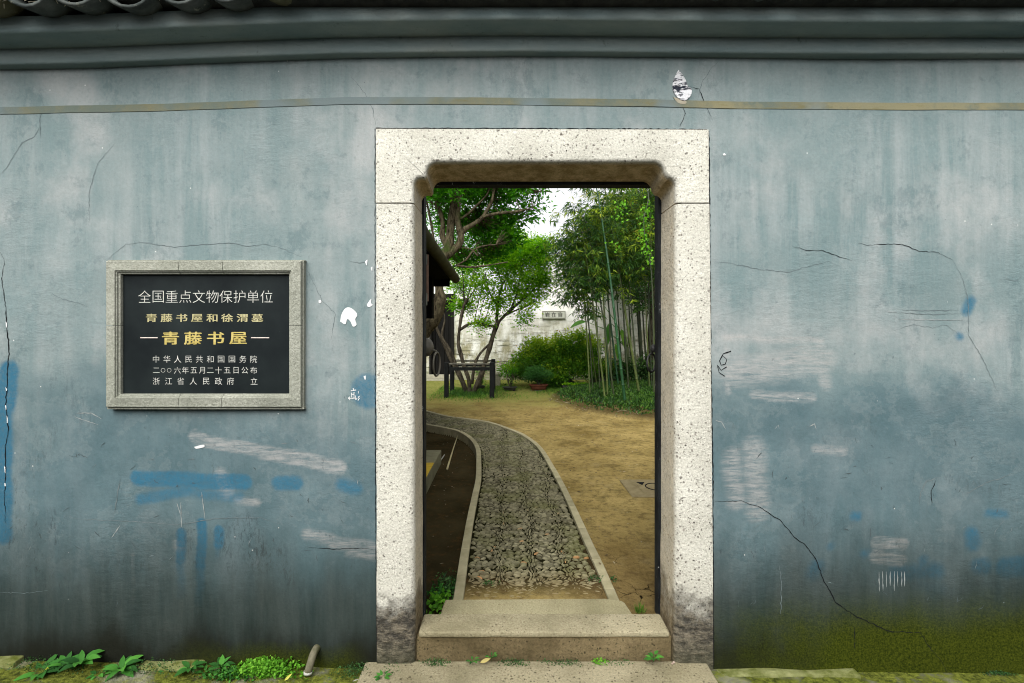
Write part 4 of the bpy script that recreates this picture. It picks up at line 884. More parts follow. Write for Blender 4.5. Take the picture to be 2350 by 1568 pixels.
def gwall():
    xs3 = np.arange(-6, 6.01, .12); zs3 = np.linspace(-.2, zt, 30); vs = []; fs = []
    for z in zs3:
        for x in xs3: vs.append((x, yb + noise.noise(Vector((x, 0, z))) * .02 + noise.noise(Vector((x * 4, 0, z * 4))) * .008, z))
    n = len(xs3)
    for j in range(len(zs3) - 1):
        for i in range(n - 1):
            x, z = xs3[i] + .06, (zs3[j] + zs3[j + 1]) / 2
            if -2.12 < x < -1.52 and z < 2.25: continue
            k = j * n + i; fs.append((k, k + 1, k + 1 + n, k + n))
    link('whitewashed_face', mesh('whitewashed_face', vs, fs, True), gw, MLI); mb = MB(); mb.box(-9, 9, yb + .28, yb + .3, -.2, zt); mb.box(-9, 9, yb - .01, yb + .3, zt - .01, zt + .02); mb.out('wall_back', MLI, gw)
    mb = MB(); mb.tube([(-9, yb + .13, zt + .11), (9, yb + .13, zt + .11)], .06, 8); mb.box(-9, 9, yb - .07, yb + .33, zt + .021, zt + .06); mb.out('coping', simple('pale_coping', (.5, .5, .46), (.65, .65, .6)), gw)
gwall()
dk = thing('back_doorway', 'dark wooden doorway with two stone steps at the back left of the garden', 'doorway')
mb = MB(); mb.box(-2.14, -1.5, yb + .14, yb + .2, .1, 2.3); mb.out('door_panel', MWD, dk)
for k in range(5): mb = MB(); mb.box(-2.12 + k * .123, -2.008 + k * .123, yb + .10, yb + .139, .2, 2.2); mb.out('door_board', MWD, dk, bevel=.004)
MTIM = simple('dark_timber', (.006, .0055, .0045), (.014, .013, .011), 10, spec=.1)
for a, b, c_, d_ in ((-2.16, -2.10, .05, 2.3), (-1.56, -1.48, .05, 2.3)): mb = MB(); mb.box(a, b, yb - .05, yb + .16, c_, d_); mb.out('post', MTIM, dk)
mb = MB(); mb.box(-2.2, -1.44, yb - .05, yb + .16, 2.301, 2.42); mb.out('lintel', MTIM, dk)
MST = simple('step_stone', (.24, .23, .17), (.36, .34, .26), 12, bump=.5)
for a, b, h0, h1 in ((.35, .02, -.1, .10), (.18, -.02, .101, .20)): mb = MB(); mb.box(-2.3, -1.5 - a * .2, yb - a, yb - b - .001 if b > 0 else yb - .02, h0, h1); mb.out('step', MST, dk, bevel=.01)
gp = thing('wall_plaque', 'small carved stone name plaque high on the garden wall', 'plaque')
p = WS(1357, 779, DW - .05); q = WS(1412, 795, DW - .05)
mb = MB(); mb.box(p.x, q.x, yb - .05, yb + .02, q.z, p.z); mb.out('plaque_slab', simple('grey_plaque', (.36, .37, .30), (.46, .47, .40), 8), gp, bevel=.008)
mb = MB()
for a in ((p.x - .02, q.x + .02, p.z, p.z + .018), (p.x - .02, q.x + .02, q.z - .018, q.z), (p.x - .02, p.x, q.z, p.z), (q.x, q.x + .02, q.z, p.z)): mb.box(a[0], a[1], yb - .062, yb + .02, a[2], a[3])
mb.out('plaque_rim', simple('dark_rim', (.26, .26, .21), (.34, .34, .28)), gp)
def toP(px, py): v = W(px, py, DW - .055); return (v.x, v.z)
gp_ = gp
line('岩在自', [1256, 1271, 1286], 722.5, 11, 11, simple('dark_carving', (.03, .03, .025), (.06, .06, .05)), .015, yb - .054, gp, toP)

# ---------------------------------------------------------------- garden side: house on the left
hs_ = thing('side_house', 'dark timber house side with low eaves, gutter and raised stone platform', 'house')
MTK = simple('black_timber', (.003, .003, .003), (.008, .0075, .006), 8, .9, spec=.05)
mb = MB(); mb.box(-3.2, -1.5, 1.0, 5.2, -.1, 2.5); mb.out('house_wall', MTK, hs_)
def eave():
    vs = []
    for y, zo in ((.9, 2.47), (2.5, 2.41), (4.0, 2.31), (5.35, 2.22)):
        for x, z in ((-.86, zo - .03), (-.83, zo + .06), (-2.6, zo + .95), (-2.6, zo - .05), (-1.45, zo - .06)): vs.append((x, y, z))
    fs = [(i * 5 + k, i * 5 + (k + 1) % 5, i * 5 + 5 + (k + 1) % 5, i * 5 + 5 + k) for i in range(3) for k in range(5)] + [(0, 1, 2, 3, 4), (19, 18, 17, 16, 15)]
    bm = bmesh.new(); bm.from_mesh(mesh('e', vs, fs)); bm_obj('roof', MTK and bm, MTK, hs_)
eave()
gx = [W(955, 488, 4.2), W(980, 528, 4.68), W(1003, 565, 5.4), W(1028, 603, 6.4), W(1047, 633, 7.55)]
mb = MB(); mb.tube(cat([(-.78, g.y, g.z - .05) for g in gx], 4), .065, 14); mb.out('gutter', simple('olive_brown_gutter', (.03, .03, .012), (.055, .055, .025), 6), hs_, True)
for k in range(22):
    t = k / 21; y = 1.6 + t * 3.75; zz = np.interp(y, [gx[0].y, gx[-1].y], [gx[0].z, gx[-1].z]) + .055
    o = bpy.data.objects.new('tile', (cover if k % 2 else pan)); C.objects.link(o); o.parent = hs_; o.location = (-.83, y, zz + (.02 if k % 2 else .02)); o.rotation_euler = (R(20), 0, R(90)); o.scale = (.95, 1, .8)
mb = MB(); mb.box(-1.5, -1.07, 4.9, 5.1, 1.62, 2.25); mb.out('bracket', MTK, hs_)
mb = MB(); mb.box(-1.5, -.86, 5.2, 5.3, 2.10, 2.26); mb.out('tie_beam', MTK, hs_)
mb = MB(); mb.box(-3.2, -.75, .9, 3.5, -.1, .105); mb.out('platform', simple('platform_stone', (.13, .125, .075), (.22, .21, .13), 10, bump=.6), hs_, bevel=.01)
mb = MB(); mb.box(-.84, -.752, 1.9, 2.95, .106, .1075); mb.out('yellow_line', simple('worn_yellow_paint', (.42, .28, .03), (.55, .38, .05), 18), hs_)

# ---------------------------------------------------------------- trees
def bark(name, a, b, c_=None):
    m = M(name, .95, .04); v = m.scl((1, 1, .45)); n = m.noise(16, 6, .7, v, .3); f = m.noise(60, 4, .7, v)
    c = m.mix(m.mr(n, .35, .62), a, b); c = m.mix(m.mr(f, .58, .66, 0, .75), c, tuple(x * .3 for x in a))
    if c_: c = m.mix(m.mr(m.noise(3, 4, .6), .55, .68, 0, .7), c, c_)
    m.col(c); m.bump(m.math('ADD', n, m.math('MULTIPLY', f, .4)), 1, .03); return m.m
MBK1 = bark('lichened_bark', (.018, .014, .009), (.13, .11, .065), (.04, .07, .012)); MBK2 = bark('dark_bark', (.018, .015, .011), (.10, .085, .06))
def trunk_obj(name, branches, d, mat, parent, conv=WS, n=9, bump_r=.12):
    mb = MB(); loc = Vector(parent.location); skel = []
    for br in branches:
        pts = [conv(p[0], p[1], d + (p[3] if len(p) > 3 else 0)) - loc for p in br]; rad = [p[2] * d / F / 1.0894 / 2 for p in br]
        data = cat([tuple(p) + (r_,) for p, r_ in zip(pts, rad)], 4)
        P = [Vector(q[:3]) for q in data]; rr = [max(.003, q[3]) * (1 + noise.noise(Vector(q[:3]) * 6) * .35) for q in data]
        mb.tube(P, rr, n, jit=bump_r * .4); skel += [(p_, r_) for p_, r_ in zip(P, rr)]
    return mb, skel
def crown(parent, skel, blobs, d, mat, mbt, ln, wr, per=26, spread=.16, seed=1, conv=W, droop=0., twig=.006, stems=True, fresh=0.):
    r_ = np.random.default_rng(seed); loc = np.array(parent.location); sk = np.array([tuple(p) for p, _ in skel]); P = []; Dn = []; T = []
    for (px, py, rpx, cnt, ddz) in blobs:
        c0 = np.array(conv(px, py, d + ddz)); rm = rpx * d / F
        for k in range(cnt):
            v = r_.normal(size=3); v *= (r_.random() ** .45) / np.linalg.norm(v); v *= rm * np.array([1, 1.1, .85]); c = c0 + v - loc
            if stems:
                q = sk[np.argmin(((sk - c) ** 2).sum(1) + (sk[:, 2] > c[2]) * .2)]; mid_ = (q + c) / 2 + r_.normal(size=3) * .05
                if np.linalg.norm(q - c) < 1.6: mbt.tube([q, mid_, c], [twig, twig * .7, twig * .35], 4, cap=False)
            n = int(per * r_.uniform(.5, 1.5)); t = r_.random()
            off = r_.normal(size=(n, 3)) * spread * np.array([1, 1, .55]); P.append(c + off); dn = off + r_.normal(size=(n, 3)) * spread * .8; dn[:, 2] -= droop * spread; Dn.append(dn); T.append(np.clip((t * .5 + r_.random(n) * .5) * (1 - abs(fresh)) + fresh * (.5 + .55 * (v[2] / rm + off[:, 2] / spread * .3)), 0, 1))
    P = np.vstack(P); Dn = np.vstack(Dn); T = np.concatenate(T); n = len(P); L = r_.uniform(ln * .7, ln * 1.3, n)
    nm = r_.normal(size=(n, 3)); nm[:, 2] += .9
    o = leaves_mesh('crown', P, Dn, nm, L, L * wr, mat, parent, T); o['kind'] = 'stuff'; return o
ML1 = leaf_mat('tree_leaf', (.014, .075, .006), (.05, .23, .008), (.15, .44, .014), .6)
ML2 = leaf_mat('fresh_leaf', (.035, .14, .004), (.15, .38, .006), (.46, .66, .03), .65)
# big leaning tree beside the house
dB = 8.4; tb = thing('leaning_tree', 'large old tree with pale lichened limbs rising behind the eaves', 'tree', WS(1020, 960, dB))
BR = [[(1010, 900, 40), (1045, 850, 38), (1068, 818, 34), (1090, 790, 30), (1101, 755, 26), (1098, 720, 24), (1100, 680, 24), (1112, 645, 24), (1122, 612, 24), (1126, 575, 20), (1131, 530, 17), (1136, 490, 16), (1140, 430, 14), (1150, 380, 11)],
      [(1040, 800, 20), (1068, 785, 16), (1085, 760, 14), (1098, 735, 12)],
      [(1112, 650, 18), (1130, 628, 18), (1147, 612, 18), (1152, 590, 16), (1144, 550, 15), (1146, 500, 14), (1152, 440, 12), (1160, 380, 9)],
      [(1148, 600, 12), (1160, 575, 12), (1185, 560, 11), (1205, 545, 10), (1216, 528, 8), (1230, 500, 7), (1236, 460, 6), (1240, 420, 5)],
      [(1196, 553, 8), (1215, 540, 8), (1250, 533, 8), (1285, 530, 7), (1303, 527, 5), (1330, 520, 2)],
      [(1118, 620, 14), (1106, 590, 13), (1107, 560, 11), (1098, 525, 10), (1090, 510, 8), (1100, 470, 8), (1108, 430, 6)], [(1096, 520, 5), (1078, 505, 5), (1066, 495, 3)],
      [(1085, 600, 6), (1078, 560, 6), (1070, 520, 5), (1064, 480, 4)], [(1150, 548, 6), (1170, 535, 6), (1195, 510, 5), (1215, 490, 4), (1225, 470, 2)],
      [(1150, 618, 4), (1180, 625, 4), (1195, 640, 3), (1190, 610, 2)], [(1140, 664, 5), (1165, 650, 5), (1185, 625, 4), (1210, 615, 4), (1240, 612, 2)], [(1140, 664, 5), (1180, 668, 5), (1230, 662, 4), (1270, 655, 2)], [(1280, 440, 5), (1330, 475, 5), (1380, 480, 2)], [(1240, 440, 6), (1290, 455, 5), (1345, 482, 4)]]
mbt, sk = trunk_obj('trunk', BR, dB, MBK1, tb)
crown(tb, sk, [(1000, 440, 40, 70, 1.2), (1035, 500, 40, 60, 1.4), (1085, 440, 50, 80, 1.0), (1145, 450, 42, 60, .6), (1110, 510, 48, 90, 1.2), (1160, 505, 34, 40, .5), (1195, 435, 30, 26, .2), (1240, 432, 14, 8, 0), (1205, 490, 22, 12, .4), (1130, 570, 40, 50, 1.2), (1060, 590, 36, 40, 1.2), (1170, 545, 26, 24, .6), (1000, 420, 60, 60, -.4), (1100, 390, 70, 70, 0), (1235, 475, 14, 4, .2)], dB, ML1, mbt, .088, .42, 19, .11, 5)
mbt.out('trunk', MBK1, tb, True)
# small many stemmed tree inside the frame
dS = 10.9; ts = thing('small_tree', 'many stemmed small tree with bright fresh leaves growing inside the black frame', 'tree', WS(1172, 985, dS))
BR = [[(1166, 985, 9), (1150, 945, 8), (1130, 905, 8), (1112, 865, 8), (1098, 835, 7), (1088, 810, 7), (1084, 780, 6), (1095, 740, 4)], [(1170, 985, 8), (1155, 945, 7), (1140, 910, 7), (1122, 870, 7), (1105, 840, 6), (1112, 800, 4), (1105, 760, 2)],
      [(1174, 985, 12), (1172, 950, 10), (1160, 915, 10), (1152, 885, 10), (1146, 860, 9), (1148, 830, 8), (1152, 800, 8), (1158, 770, 8), (1166, 752, 9), (1166, 745, 5)],
      [(1182, 985, 14), (1200, 945, 13), (1213, 905, 13), (1224, 870, 12), (1233, 838, 11), (1243, 812, 10), (1258, 793, 8), (1280, 772, 7), (1300, 755, 6), (1325, 735, 4), (1350, 700, 3)],
      [(1180, 960, 8), (1186, 915, 7), (1200, 885, 6), (1226, 858, 5)], [(1150, 825, 7), (1170, 812, 7), (1190, 808, 7), (1212, 813, 7), (1238, 817, 7)], [(1241, 815, 8), (1243, 780, 7), (1246, 750, 6), (1255, 715, 5), (1270, 690, 4), (1290, 650, 2)],
      [(1262, 790, 5), (1285, 778, 4), (1310, 768, 4), (1335, 755, 3)], [(1246, 770, 5), (1236, 750, 4), (1225, 735, 3), (1215, 700, 2)], [(1275, 778, 5), (1290, 740, 4), (1300, 690, 3), (1310, 640, 2)], [(1300, 755, 4), (1330, 700, 3), (1355, 640, 2)],
      [(1160, 752, 4), (1158, 700, 2), (1150, 640, 1.5)], [(1168, 750, 3), (1180, 700, 2), (1195, 620, 1.5)], [(1170, 750, 3), (1190, 720, 2), (1230, 680, 1.5)], [(1185, 808, 2), (1200, 740, 1.5), (1215, 680, 1.5)], [(1195, 808, 2), (1212, 740, 1.5), (1222, 690, 1.2)], [(1210, 810, 2), (1225, 760, 1.4), (1240, 700, 1.2)],
      [(1255, 715, 3), (1240, 660, 2), (1225, 600, 1.5)]]
mbt, sk = trunk_obj('trunk', BR, dS, MBK2, ts)
crown(ts, sk, [(1190, 570, 40, 95, 0), (1232, 590, 36, 85, 0), (1245, 560, 26, 40, 0), (1130, 590, 42, 70, .5), (1165, 610, 45, 80, 0), (1230, 635, 32, 60, 0), (1080, 620, 38, 45, .5), (1180, 660, 40, 45, 0), (1110, 660, 36, 40, 0), (1140, 700, 30, 26, 0), (1065, 700, 25, 34, .3), (1215, 690, 30, 26, 0), (1245, 665, 22, 18, 0), (1100, 745, 28, 14, 0), (1200, 730, 24, 12, 0), (1055, 655, 24, 26, .2), (1170, 540, 26, 30, 0)], dS, ML2, mbt, .056, .52, 34, .10, 9, twig=.003, fresh=.3)
mbt.out('trunk', MBK2, ts, True)
# distant tree mass, seen behind the garden wall
tg = thing('tree_beyond', 'green tree crown rising behind the top of the garden wall at left', 'tree', (-2.6, 16.5, 0))
mb = MB(); mb.tube([(0, 0, -.2), (.1, 0, 2), (0, .1, 4.5)], [.16, .12, .05], 8); mb2 = MB(); mb2.v, mb2.f = mb.v, mb.f
crown(tg, [(Vector((0, 0, 2.5)), .1), (Vector((0, .1, 4)), .1)], [(1010, 480, 80, 90, 0), (1060, 560, 70, 80, 0), (1120, 520, 60, 70, 0)], 18.5, ML1, mb2, .10, .45, 26, .22, 13)
mb2.out('trunk', MBK2, tg, True)

# black wooden guard frame
gf = thing('guard_frame', 'black wooden guard frame of four posts around the small tree', 'frame')
d1, d2 = 10.3, 11.35; zT = H - (832 - VY) * d1 / F
fx = [wx(1019, d1), wx(1029, d1), wx(1123.5, d1), wx(1134, d1)]
MFB = simple('black_frame_wood', (.004, .005, .005), (.010, .011, .010), 10, spec=.15)
for (a, b) in ((fx[0], fx[1]), (fx[2], fx[3])):
    for d_ in (d1, d2): mb = MB(); mb.box(a, b, d_ - D, d_ - D + .09, -.05, zT); mb.out('post', MFB, gf, bevel=.008)
MRL = simple('worn_rail', (.05, .048, .04), (.16, .15, .12), 14)
for d_ in (d1, d2):
    mb = MB(); mb.box(fx[1] + .001, fx[2] - .001, d_ - D + .02, d_ - D + .07, zT - .17, zT - .10); mb.out('rail', MFB, gf)
    mb = MB(); mb.tube([(fx[1] - .0, d_ - D + .045, zT - .035), (fx[2], d_ - D + .045, zT - .04)], .022, 8); mb.out('pole_rail', MRL, gf, True)
for a, b in ((fx[0], fx[1]), (fx[2], fx[3])):
    mb = MB(); mb.box(a + .01, b - .01, d1 - D + .091, d2 - D - .001, zT - .16, zT - .10); mb.out('rail', MFB, gf)

# ---------------------------------------------------------------- nandina bush, potted plants, planter
MLB = leaf_mat('bush_leaf', (.012, .05, .006), (.09, .24, .010), (.46, .56, .03), .35, .45, (.35, .20, .04))
def shrub(name, label, cat_, base, blobs, d, mat, ln, wr, per, spread, seed, parent=None, extra=0):
    t = thing(name, label, cat_, base); r_ = random.Random(seed); mb = MB(); sk = []
    for k in range(7):
        a = r_.uniform(0, 6.28); q = Vector((math.cos(a) * .35, math.sin(a) * .25, r_.uniform(.3, .6))) * extra; mb.tube([(0, 0, -.02), q * .5 + Vector((0, 0, .05)), q], [.012, .008, .004], 5); sk += [(q, .01), (q * .5, .01)]
    crown(t, sk, blobs, d, mat, mb, ln, wr, per, spread, seed, stems=False, fresh=.75); mb.out('stems', MBK2, t); return t
shrub('nandina_bush', 'wide domed bush with yellow green tips in front of the garden wall', 'bush', Vector((wx(1260, 12.4), 10.2, .05)),
      [(1215, 835, 42, 170, 0), (1262, 818, 48, 210, 0), (1310, 825, 45, 190, .1), (1230, 800, 32, 90, 0), (1290, 795, 34, 100, 0), (1345, 800, 32, 110, 0), (1340, 840, 36, 120, 0), (1180, 850, 26, 60, 0), (1270, 860, 45, 130, -.1), (1385, 850, 30, 60, .3), (1330, 775, 20, 36, 0)], 12.4, MLB, .075, .42, 19, .08, 21, extra=1.6)
dkr = simple('rockery_stone', (.03, .03, .026), (.12, .115, .09), 6, bump=1, bd=.04)
for k, (px, py, s_, lab) in enumerate([(1385, 880, (.28, .2, .32), 'dark rockery stone behind the bamboo stems'), (1290, 880, (.35, .2, .22), 'dark rockery stone low under the wide bush'), (1420, 868, (.2, .15, .4), 'tall dark rockery stone beside the banana plant')]):
    rock('rockery_stone', W(px, py, 12.7), s_, dkr, lab, 'rock', seed=k + 30, sub=3, amp=.35)
def pot(name, label, c, rx, ry, h, mat, seed, soil=True):
    t = thing(name, label, 'plant pot', c); mb = MB(); n = 20
    prof_ = [(.78, 0), (.86, .4 * h), (1., .8 * h), (1.06, .82 * h), (1.06, h), (.95, h), (.93, .8 * h)]; vs = []
    for r_, z in prof_:
        for k in range(n): a = 2 * math.pi * k / n; vs.append((math.copysign(abs(math.cos(a)) ** .6, math.cos(a)) * rx * r_, math.copysign(abs(math.sin(a)) ** .6, math.sin(a)) * ry * r_, z + .02))
    fs = [(j * n + k, j * n + (k + 1) % n, (j + 1) * n + (k + 1) % n, (j + 1) * n + k) for j in range(len(prof_) - 1) for k in range(n)] + [tuple(range(n - 1, -1, -1)), tuple((len(prof_) - 1) * n + k for k in range(n))]
    mb.add(vs, fs); mb.out('bowl', mat, t, True)
    for sx_ in (-1, 1):
        m2 = MB(); m2.box(sx_ * rx * .6 - .03, sx_ * rx * .6 + .03, -ry * .6, ry * .6, 0, .021); m2.out('foot', mat, t)
    return t
MPR = simple('red_clay_pot', (.07, .025, .015), (.12, .045, .025), 12); MPD = simple('dark_glazed_pot', (.02, .02, .018), (.05, .05, .042), 12, .5)
c = G(1236, 896, .05); pot('bonsai_pot', 'rectangular red clay pot in front of the wide bush', c, .21, .12, .12, MPR, 1)
rock('pot_stand', c + Vector((0, 0, -.03)), (.2, .12, .05), dkr, 'low dark stone under the red clay pot', 'stand', seed=50)
shrub('potted_shrub', 'dense rounded dark green shrub growing in the red clay pot', 'shrub', c + Vector((0, 0, .12)), [(1232, 856, 24, 90, 0), (1215, 862, 14, 30, 0), (1250, 862, 15, 30, 0)], c.y + D, leaf_mat('box_leaf', (.015, .05, .015), (.03, .11, .02), (.07, .20, .04), .3), .035, .5, 24, .04, 31, extra=.4)
c = G(1170, 897, .05); pot('bonsai_pot', 'shallow dark glazed pot between the black frame and the red pot', c, .16, .10, .07, MPD, 2)
c2 = G(1103, 893, .05); pot('bonsai_pot', 'shallow dark pot partly behind the small tree trunk', c2, .11, .08, .06, MPD, 3)
def bonsai(label, c, s_, seed):
    t = thing('bonsai', label, 'bonsai', c + Vector((0, 0, .07))); mb = MB(); r_ = random.Random(seed); sk = []
    for k in range(9):
        q = Vector((r_.uniform(-.22, .22), r_.uniform(-.1, .1), r_.uniform(.15, .5))) * s_; mb.tube([(0, 0, 0), q * .5 + Vector((r_.uniform(-.05, .05), 0, .02)), q], [.012, .007, .003], 5); sk.append((q, .01))
    P = np.vstack([np.array(q) + rng.normal(size=(60, 3)) * .045 for q, _ in sk]); n = len(P)
    o = leaves_mesh('foliage', P, rdir(n), rdir(n, 1), .025, .014, ML1, t); o['kind'] = 'stuff'; mb.out('trunk', MBK2, t)
bonsai('twiggy little bonsai in the shallow pot right of the black frame', c, 1.0, 3); bonsai('twiggy little bonsai in the pot behind the small tree', c2, .9, 5)
pb = thing('stone_block', 'pale square stone block standing by the wall behind the frame', 'block', (0, 0, 0))
p = G(1142, 886, .05); mb = MB(); mb.box(p.x - .09, p.x + .07, p.y, p.y + .2, 0, .33); mb.out('block', simple('block_stone', (.12, .12, .08), (.22, .21, .15), 14), pb, bevel=.01)
mb = MB(); mb.box(p.x - .11, p.x + .09, p.y - .02, p.y + .22, .331, .38); mb.out('cap', simple('cap_stone', (.3, .28, .2), (.4, .38, .3), 14), pb, bevel=.01)
pt_ = thing('stone_trough', 'long dark stone trough planted with low greenery under the bush', 'planter')
p = G(1320, 896, .05); mb = MB(); mb.box(p.x - .28, p.x + .30, p.y, p.y + .22, .0, .15); mb.out('trough', simple('trough_stone', (.02, .022, .018), (.06, .062, .05), 14), pt_, bevel=.012)
n = 500; P = np.stack([rng.uniform(p.x - .27, p.x + .29, n), rng.uniform(p.y + .01, p.y + .21, n), .15 + rng.random(n) * .05], 1); o = leaves_mesh('trough_plants', P, rdir(n, .6), rdir(n, 1), .04, .018, ML2, pt_); o['kind'] = 'stuff'

# ---------------------------------------------------------------- bamboo
MBG = simple('green_culm', (.005, .036, .011), (.011, .066, .019), 5, .4, .1, sc=(1, 1, .3), spec=.5)
MBY = simple('olive_culm', (.03, .046, .010), (.075, .098, .024), 5, .5, .1, sc=(1, 1, .3), spec=.3)
MBD = simple('dark_culm', (.012, .022, .008), (.035, .048, .016), 5, .5, .1, sc=(1, 1, .3), spec=.4)
MLBM = leaf_mat('bamboo_leaf', (.012, .042, .010), (.045, .12, .014), (.34, .44, .03), .45, .4, (.36, .34, .06))
GRP = 'bamboo stems on the grassy mound'
def bamboo(b, m_, tpx, mat, label, seed, up=1.9, leaves=1., low=720, db=0, group=GRP, top=4.2):
    r_ = random.Random(seed); bp = GS(b[0], b[1], .05)
    for _ in range(3): bp = GS(b[0], b[1], gh(bp.x, bp.y))
    d = bp.y + D; t = thing('bamboo', label, 'bamboo', bp, group)
    m3 = WS(m_[0], m_[1], d + .1) - bp; r0 = tpx * d / F / 1.0894 / 2; ex = m3 * up; ex = Vector((ex.x * .95 - .15 * 0, ex.y, ex.z)); zmax = top if top < 4 else max(ex.z, top); ex = ex * (zmax / ex.z)
    n = int(ex.length / .26); vs_mb = MB(); P = []; rad = []
    for i in range(n + 1):
        s_ = i / n; c_ = ex * s_ + Vector((math.sin(s_ * 2.2 + seed) * .05 * s_, 0, -.25 * s_ ** 4)); rr = r0 * (1.05 - .7 * s_ ** 1.5); P.append((c_, rr))
    pts = []; rr = []
    for i in range(n):
        a, b_ = P[i][0], P[i + 1][0]; r1 = P[i][1]
        pts += [a.lerp(b_, .03), a.lerp(b_, .07), a.lerp(b_, .93), a.lerp(b_, .98), b_]; rr += [r1 * 1.0, r1 * .93, r1 * .92, r1 * 1.0, r1 * 1.14]
    vs_mb.tube(pts, rr, 8); tw = MB(); sk = []
    LP = []; LD = []; LT = []
    zl = H + (VY - low / 1.0894) * d / F - bp.z
    for i in range(2, n + 1):
        c_ = P[i][0]
        if c_.z < zl: continue
        for q in range(int(6 * leaves + r_.random())):
            a = r_.uniform(0, 6.28); L = r_.uniform(.25, .75); tip = c_ + Vector((math.cos(a) * L - .08, math.sin(a) * L * .8, r_.uniform(-.1, .25))); mid_ = c_.lerp(tip, .5) + Vector((0, 0, .06)); tw.tube([c_, mid_, tip], [.005, .0035, .002], 3, cap=False)
            tone = r_.random()
            for s_ in range(8):
                f = r_.uniform(.35, 1.05); o_ = c_.lerp(tip, f) + Vector((r_.gauss(0, .05), r_.gauss(0, .05), .05 * (1 - abs(f - .5) * 2) + r_.gauss(0, .05)))
                for _ in range(4): LP.append(tuple(o_)); LD.append((r_.gauss(0, .6) + math.cos(a) * .3, r_.gauss(0, .6) + math.sin(a) * .3, -r_.uniform(.1, 1.1))); LT.append(min(1, max(0, tone * .6 + r_.random() * .4 + (c_.z - 2.8) * .12)))
    vs_mb.out('culm', mat, t, True); tw.out('twigs', MBD, t) if tw.v else None
    if LP:
        n = len(LP); Lr = rng.uniform(.09, .16, n); o = leaves_mesh('foliage', LP, LD, rdir(n, .5), Lr, Lr * .15, MLBM, t, np.array(LT)); o['kind'] = 'stuff'
bamboo((1562, 1001), (1524, 720), 7.5, MBG, 'thickest bright green bamboo stem leaning left through the clump', 1, 2.2, .7, 600)
bamboo((1475, 985), (1459, 720), 4.2, MBY, 'slender bamboo stem standing farthest left, alone by the lawn edge', 2, 1.75, 1.6, 790, top=3.15)
bamboo((1512, 994), (1480, 720), 5.2, MBY, 'yellow green bamboo stem second from the left', 3, 2.0, 1.1, 740, top=3.3)
bamboo((1519, 990), (1511, 720), 4.6, MBY, 'upright bamboo stem between the second stem and the thick green one', 4, 1.9, 1.1, 740, top=3.55)
bamboo((1598, 982), (1552, 720), 6.5, MBY, 'olive bamboo stem leaning left, right of the thick green one', 5, 2.0, 1.0, 700)
bamboo((1610, 962), (1592, 720), 6.5, MBD, 'stout dark bamboo stem at the right of the clump', 6, 2.0, 1.0, 720)
bamboo((1606, 960), (1586, 720), 5.5, MBD, 'dark bamboo stem just left of the stout dark one', 7, 2.0, 1.0, 720)
for bb in (((1482, 975), (1462, 720), 3.2, MBD, 'thin dark bamboo stem close behind the lone left stem', 51, 1.75, 1.5, 770), ((1492, 965), (1455, 720), 3.0, MBY, 'thin olive bamboo stem bowing farthest left at the top', 52, 1.7, 1.5, 760)): bamboo(*bb, top=3.2)
oth = [((1530, 975), (1518, 740), 3.4, MBD, 'thin dark upright bamboo stem left of the thick green one'), ((1566, 962), (1556, 740), 3.6, MBD, 'thin dark stem crossing behind the thick green one'), ((1594, 975), (1578, 740), 4, MBD, 'dark bamboo stem touching the olive leaning one'), ((1618, 955), (1606, 740), 4.4, MBD, 'dark bamboo stem at the right rear of the clump'), ((1630, 968), (1622, 740), 3.6, MBD, 'thin dark bamboo stem close to the right door leaf'), ((1546, 965), (1515, 740), 5, MBG, 'mid green bamboo stem behind the thickest one'), ((1572, 975), (1552, 740), 4.5, MBD, 'thin dark bamboo stem between thick green and olive stems'), ((1535, 990), (1497, 740), 4.2, MBD, 'dark bamboo stem leaning left just before the thick green one'),
       ((1637, 985), (1634, 760), 4.5, MBY, 'bamboo stem nearest the right door leaf'), ((1587, 962), (1560, 740), 4.5, MBD, 'slim dark bamboo stem behind the olive leaning one'), ((1624, 972), (1615, 740), 4, MBY, 'slim olive bamboo stem near the right door leaf'),
       ((1500, 975), (1488, 740), 3.2, MBD, 'very thin dark bamboo stem behind the second stem'), ((1524, 968), (1505, 740), 3.4, MBG, 'very thin green bamboo stem in the left of the clump'), ((1556, 958), (1540, 740), 4, MBD, 'thin bamboo stem at the back centre of the clump'), ((1580, 952), (1572, 740), 4, MBD, 'thin bamboo stem farthest back in the clump'),
       ((1650, 975), (1648, 740), 5, MBD, 'bamboo stem half hidden by the right door post'), ((1665, 965), (1660, 740), 5, MBG, 'bamboo stem hidden behind the right jamb'), ((1680, 985), (1678, 740), 5, MBG, 'outermost bamboo stem behind the right jamb')]
for k, (b, m_, tp, mt, lab) in enumerate(oth): bamboo(b, m_, tp, mt, lab, 20 + k, 2.0 + .05 * (k % 4), 1.15, 700 + 15 * (k % 3), top=(3.7 if b[0] < 1550 else 4.2))
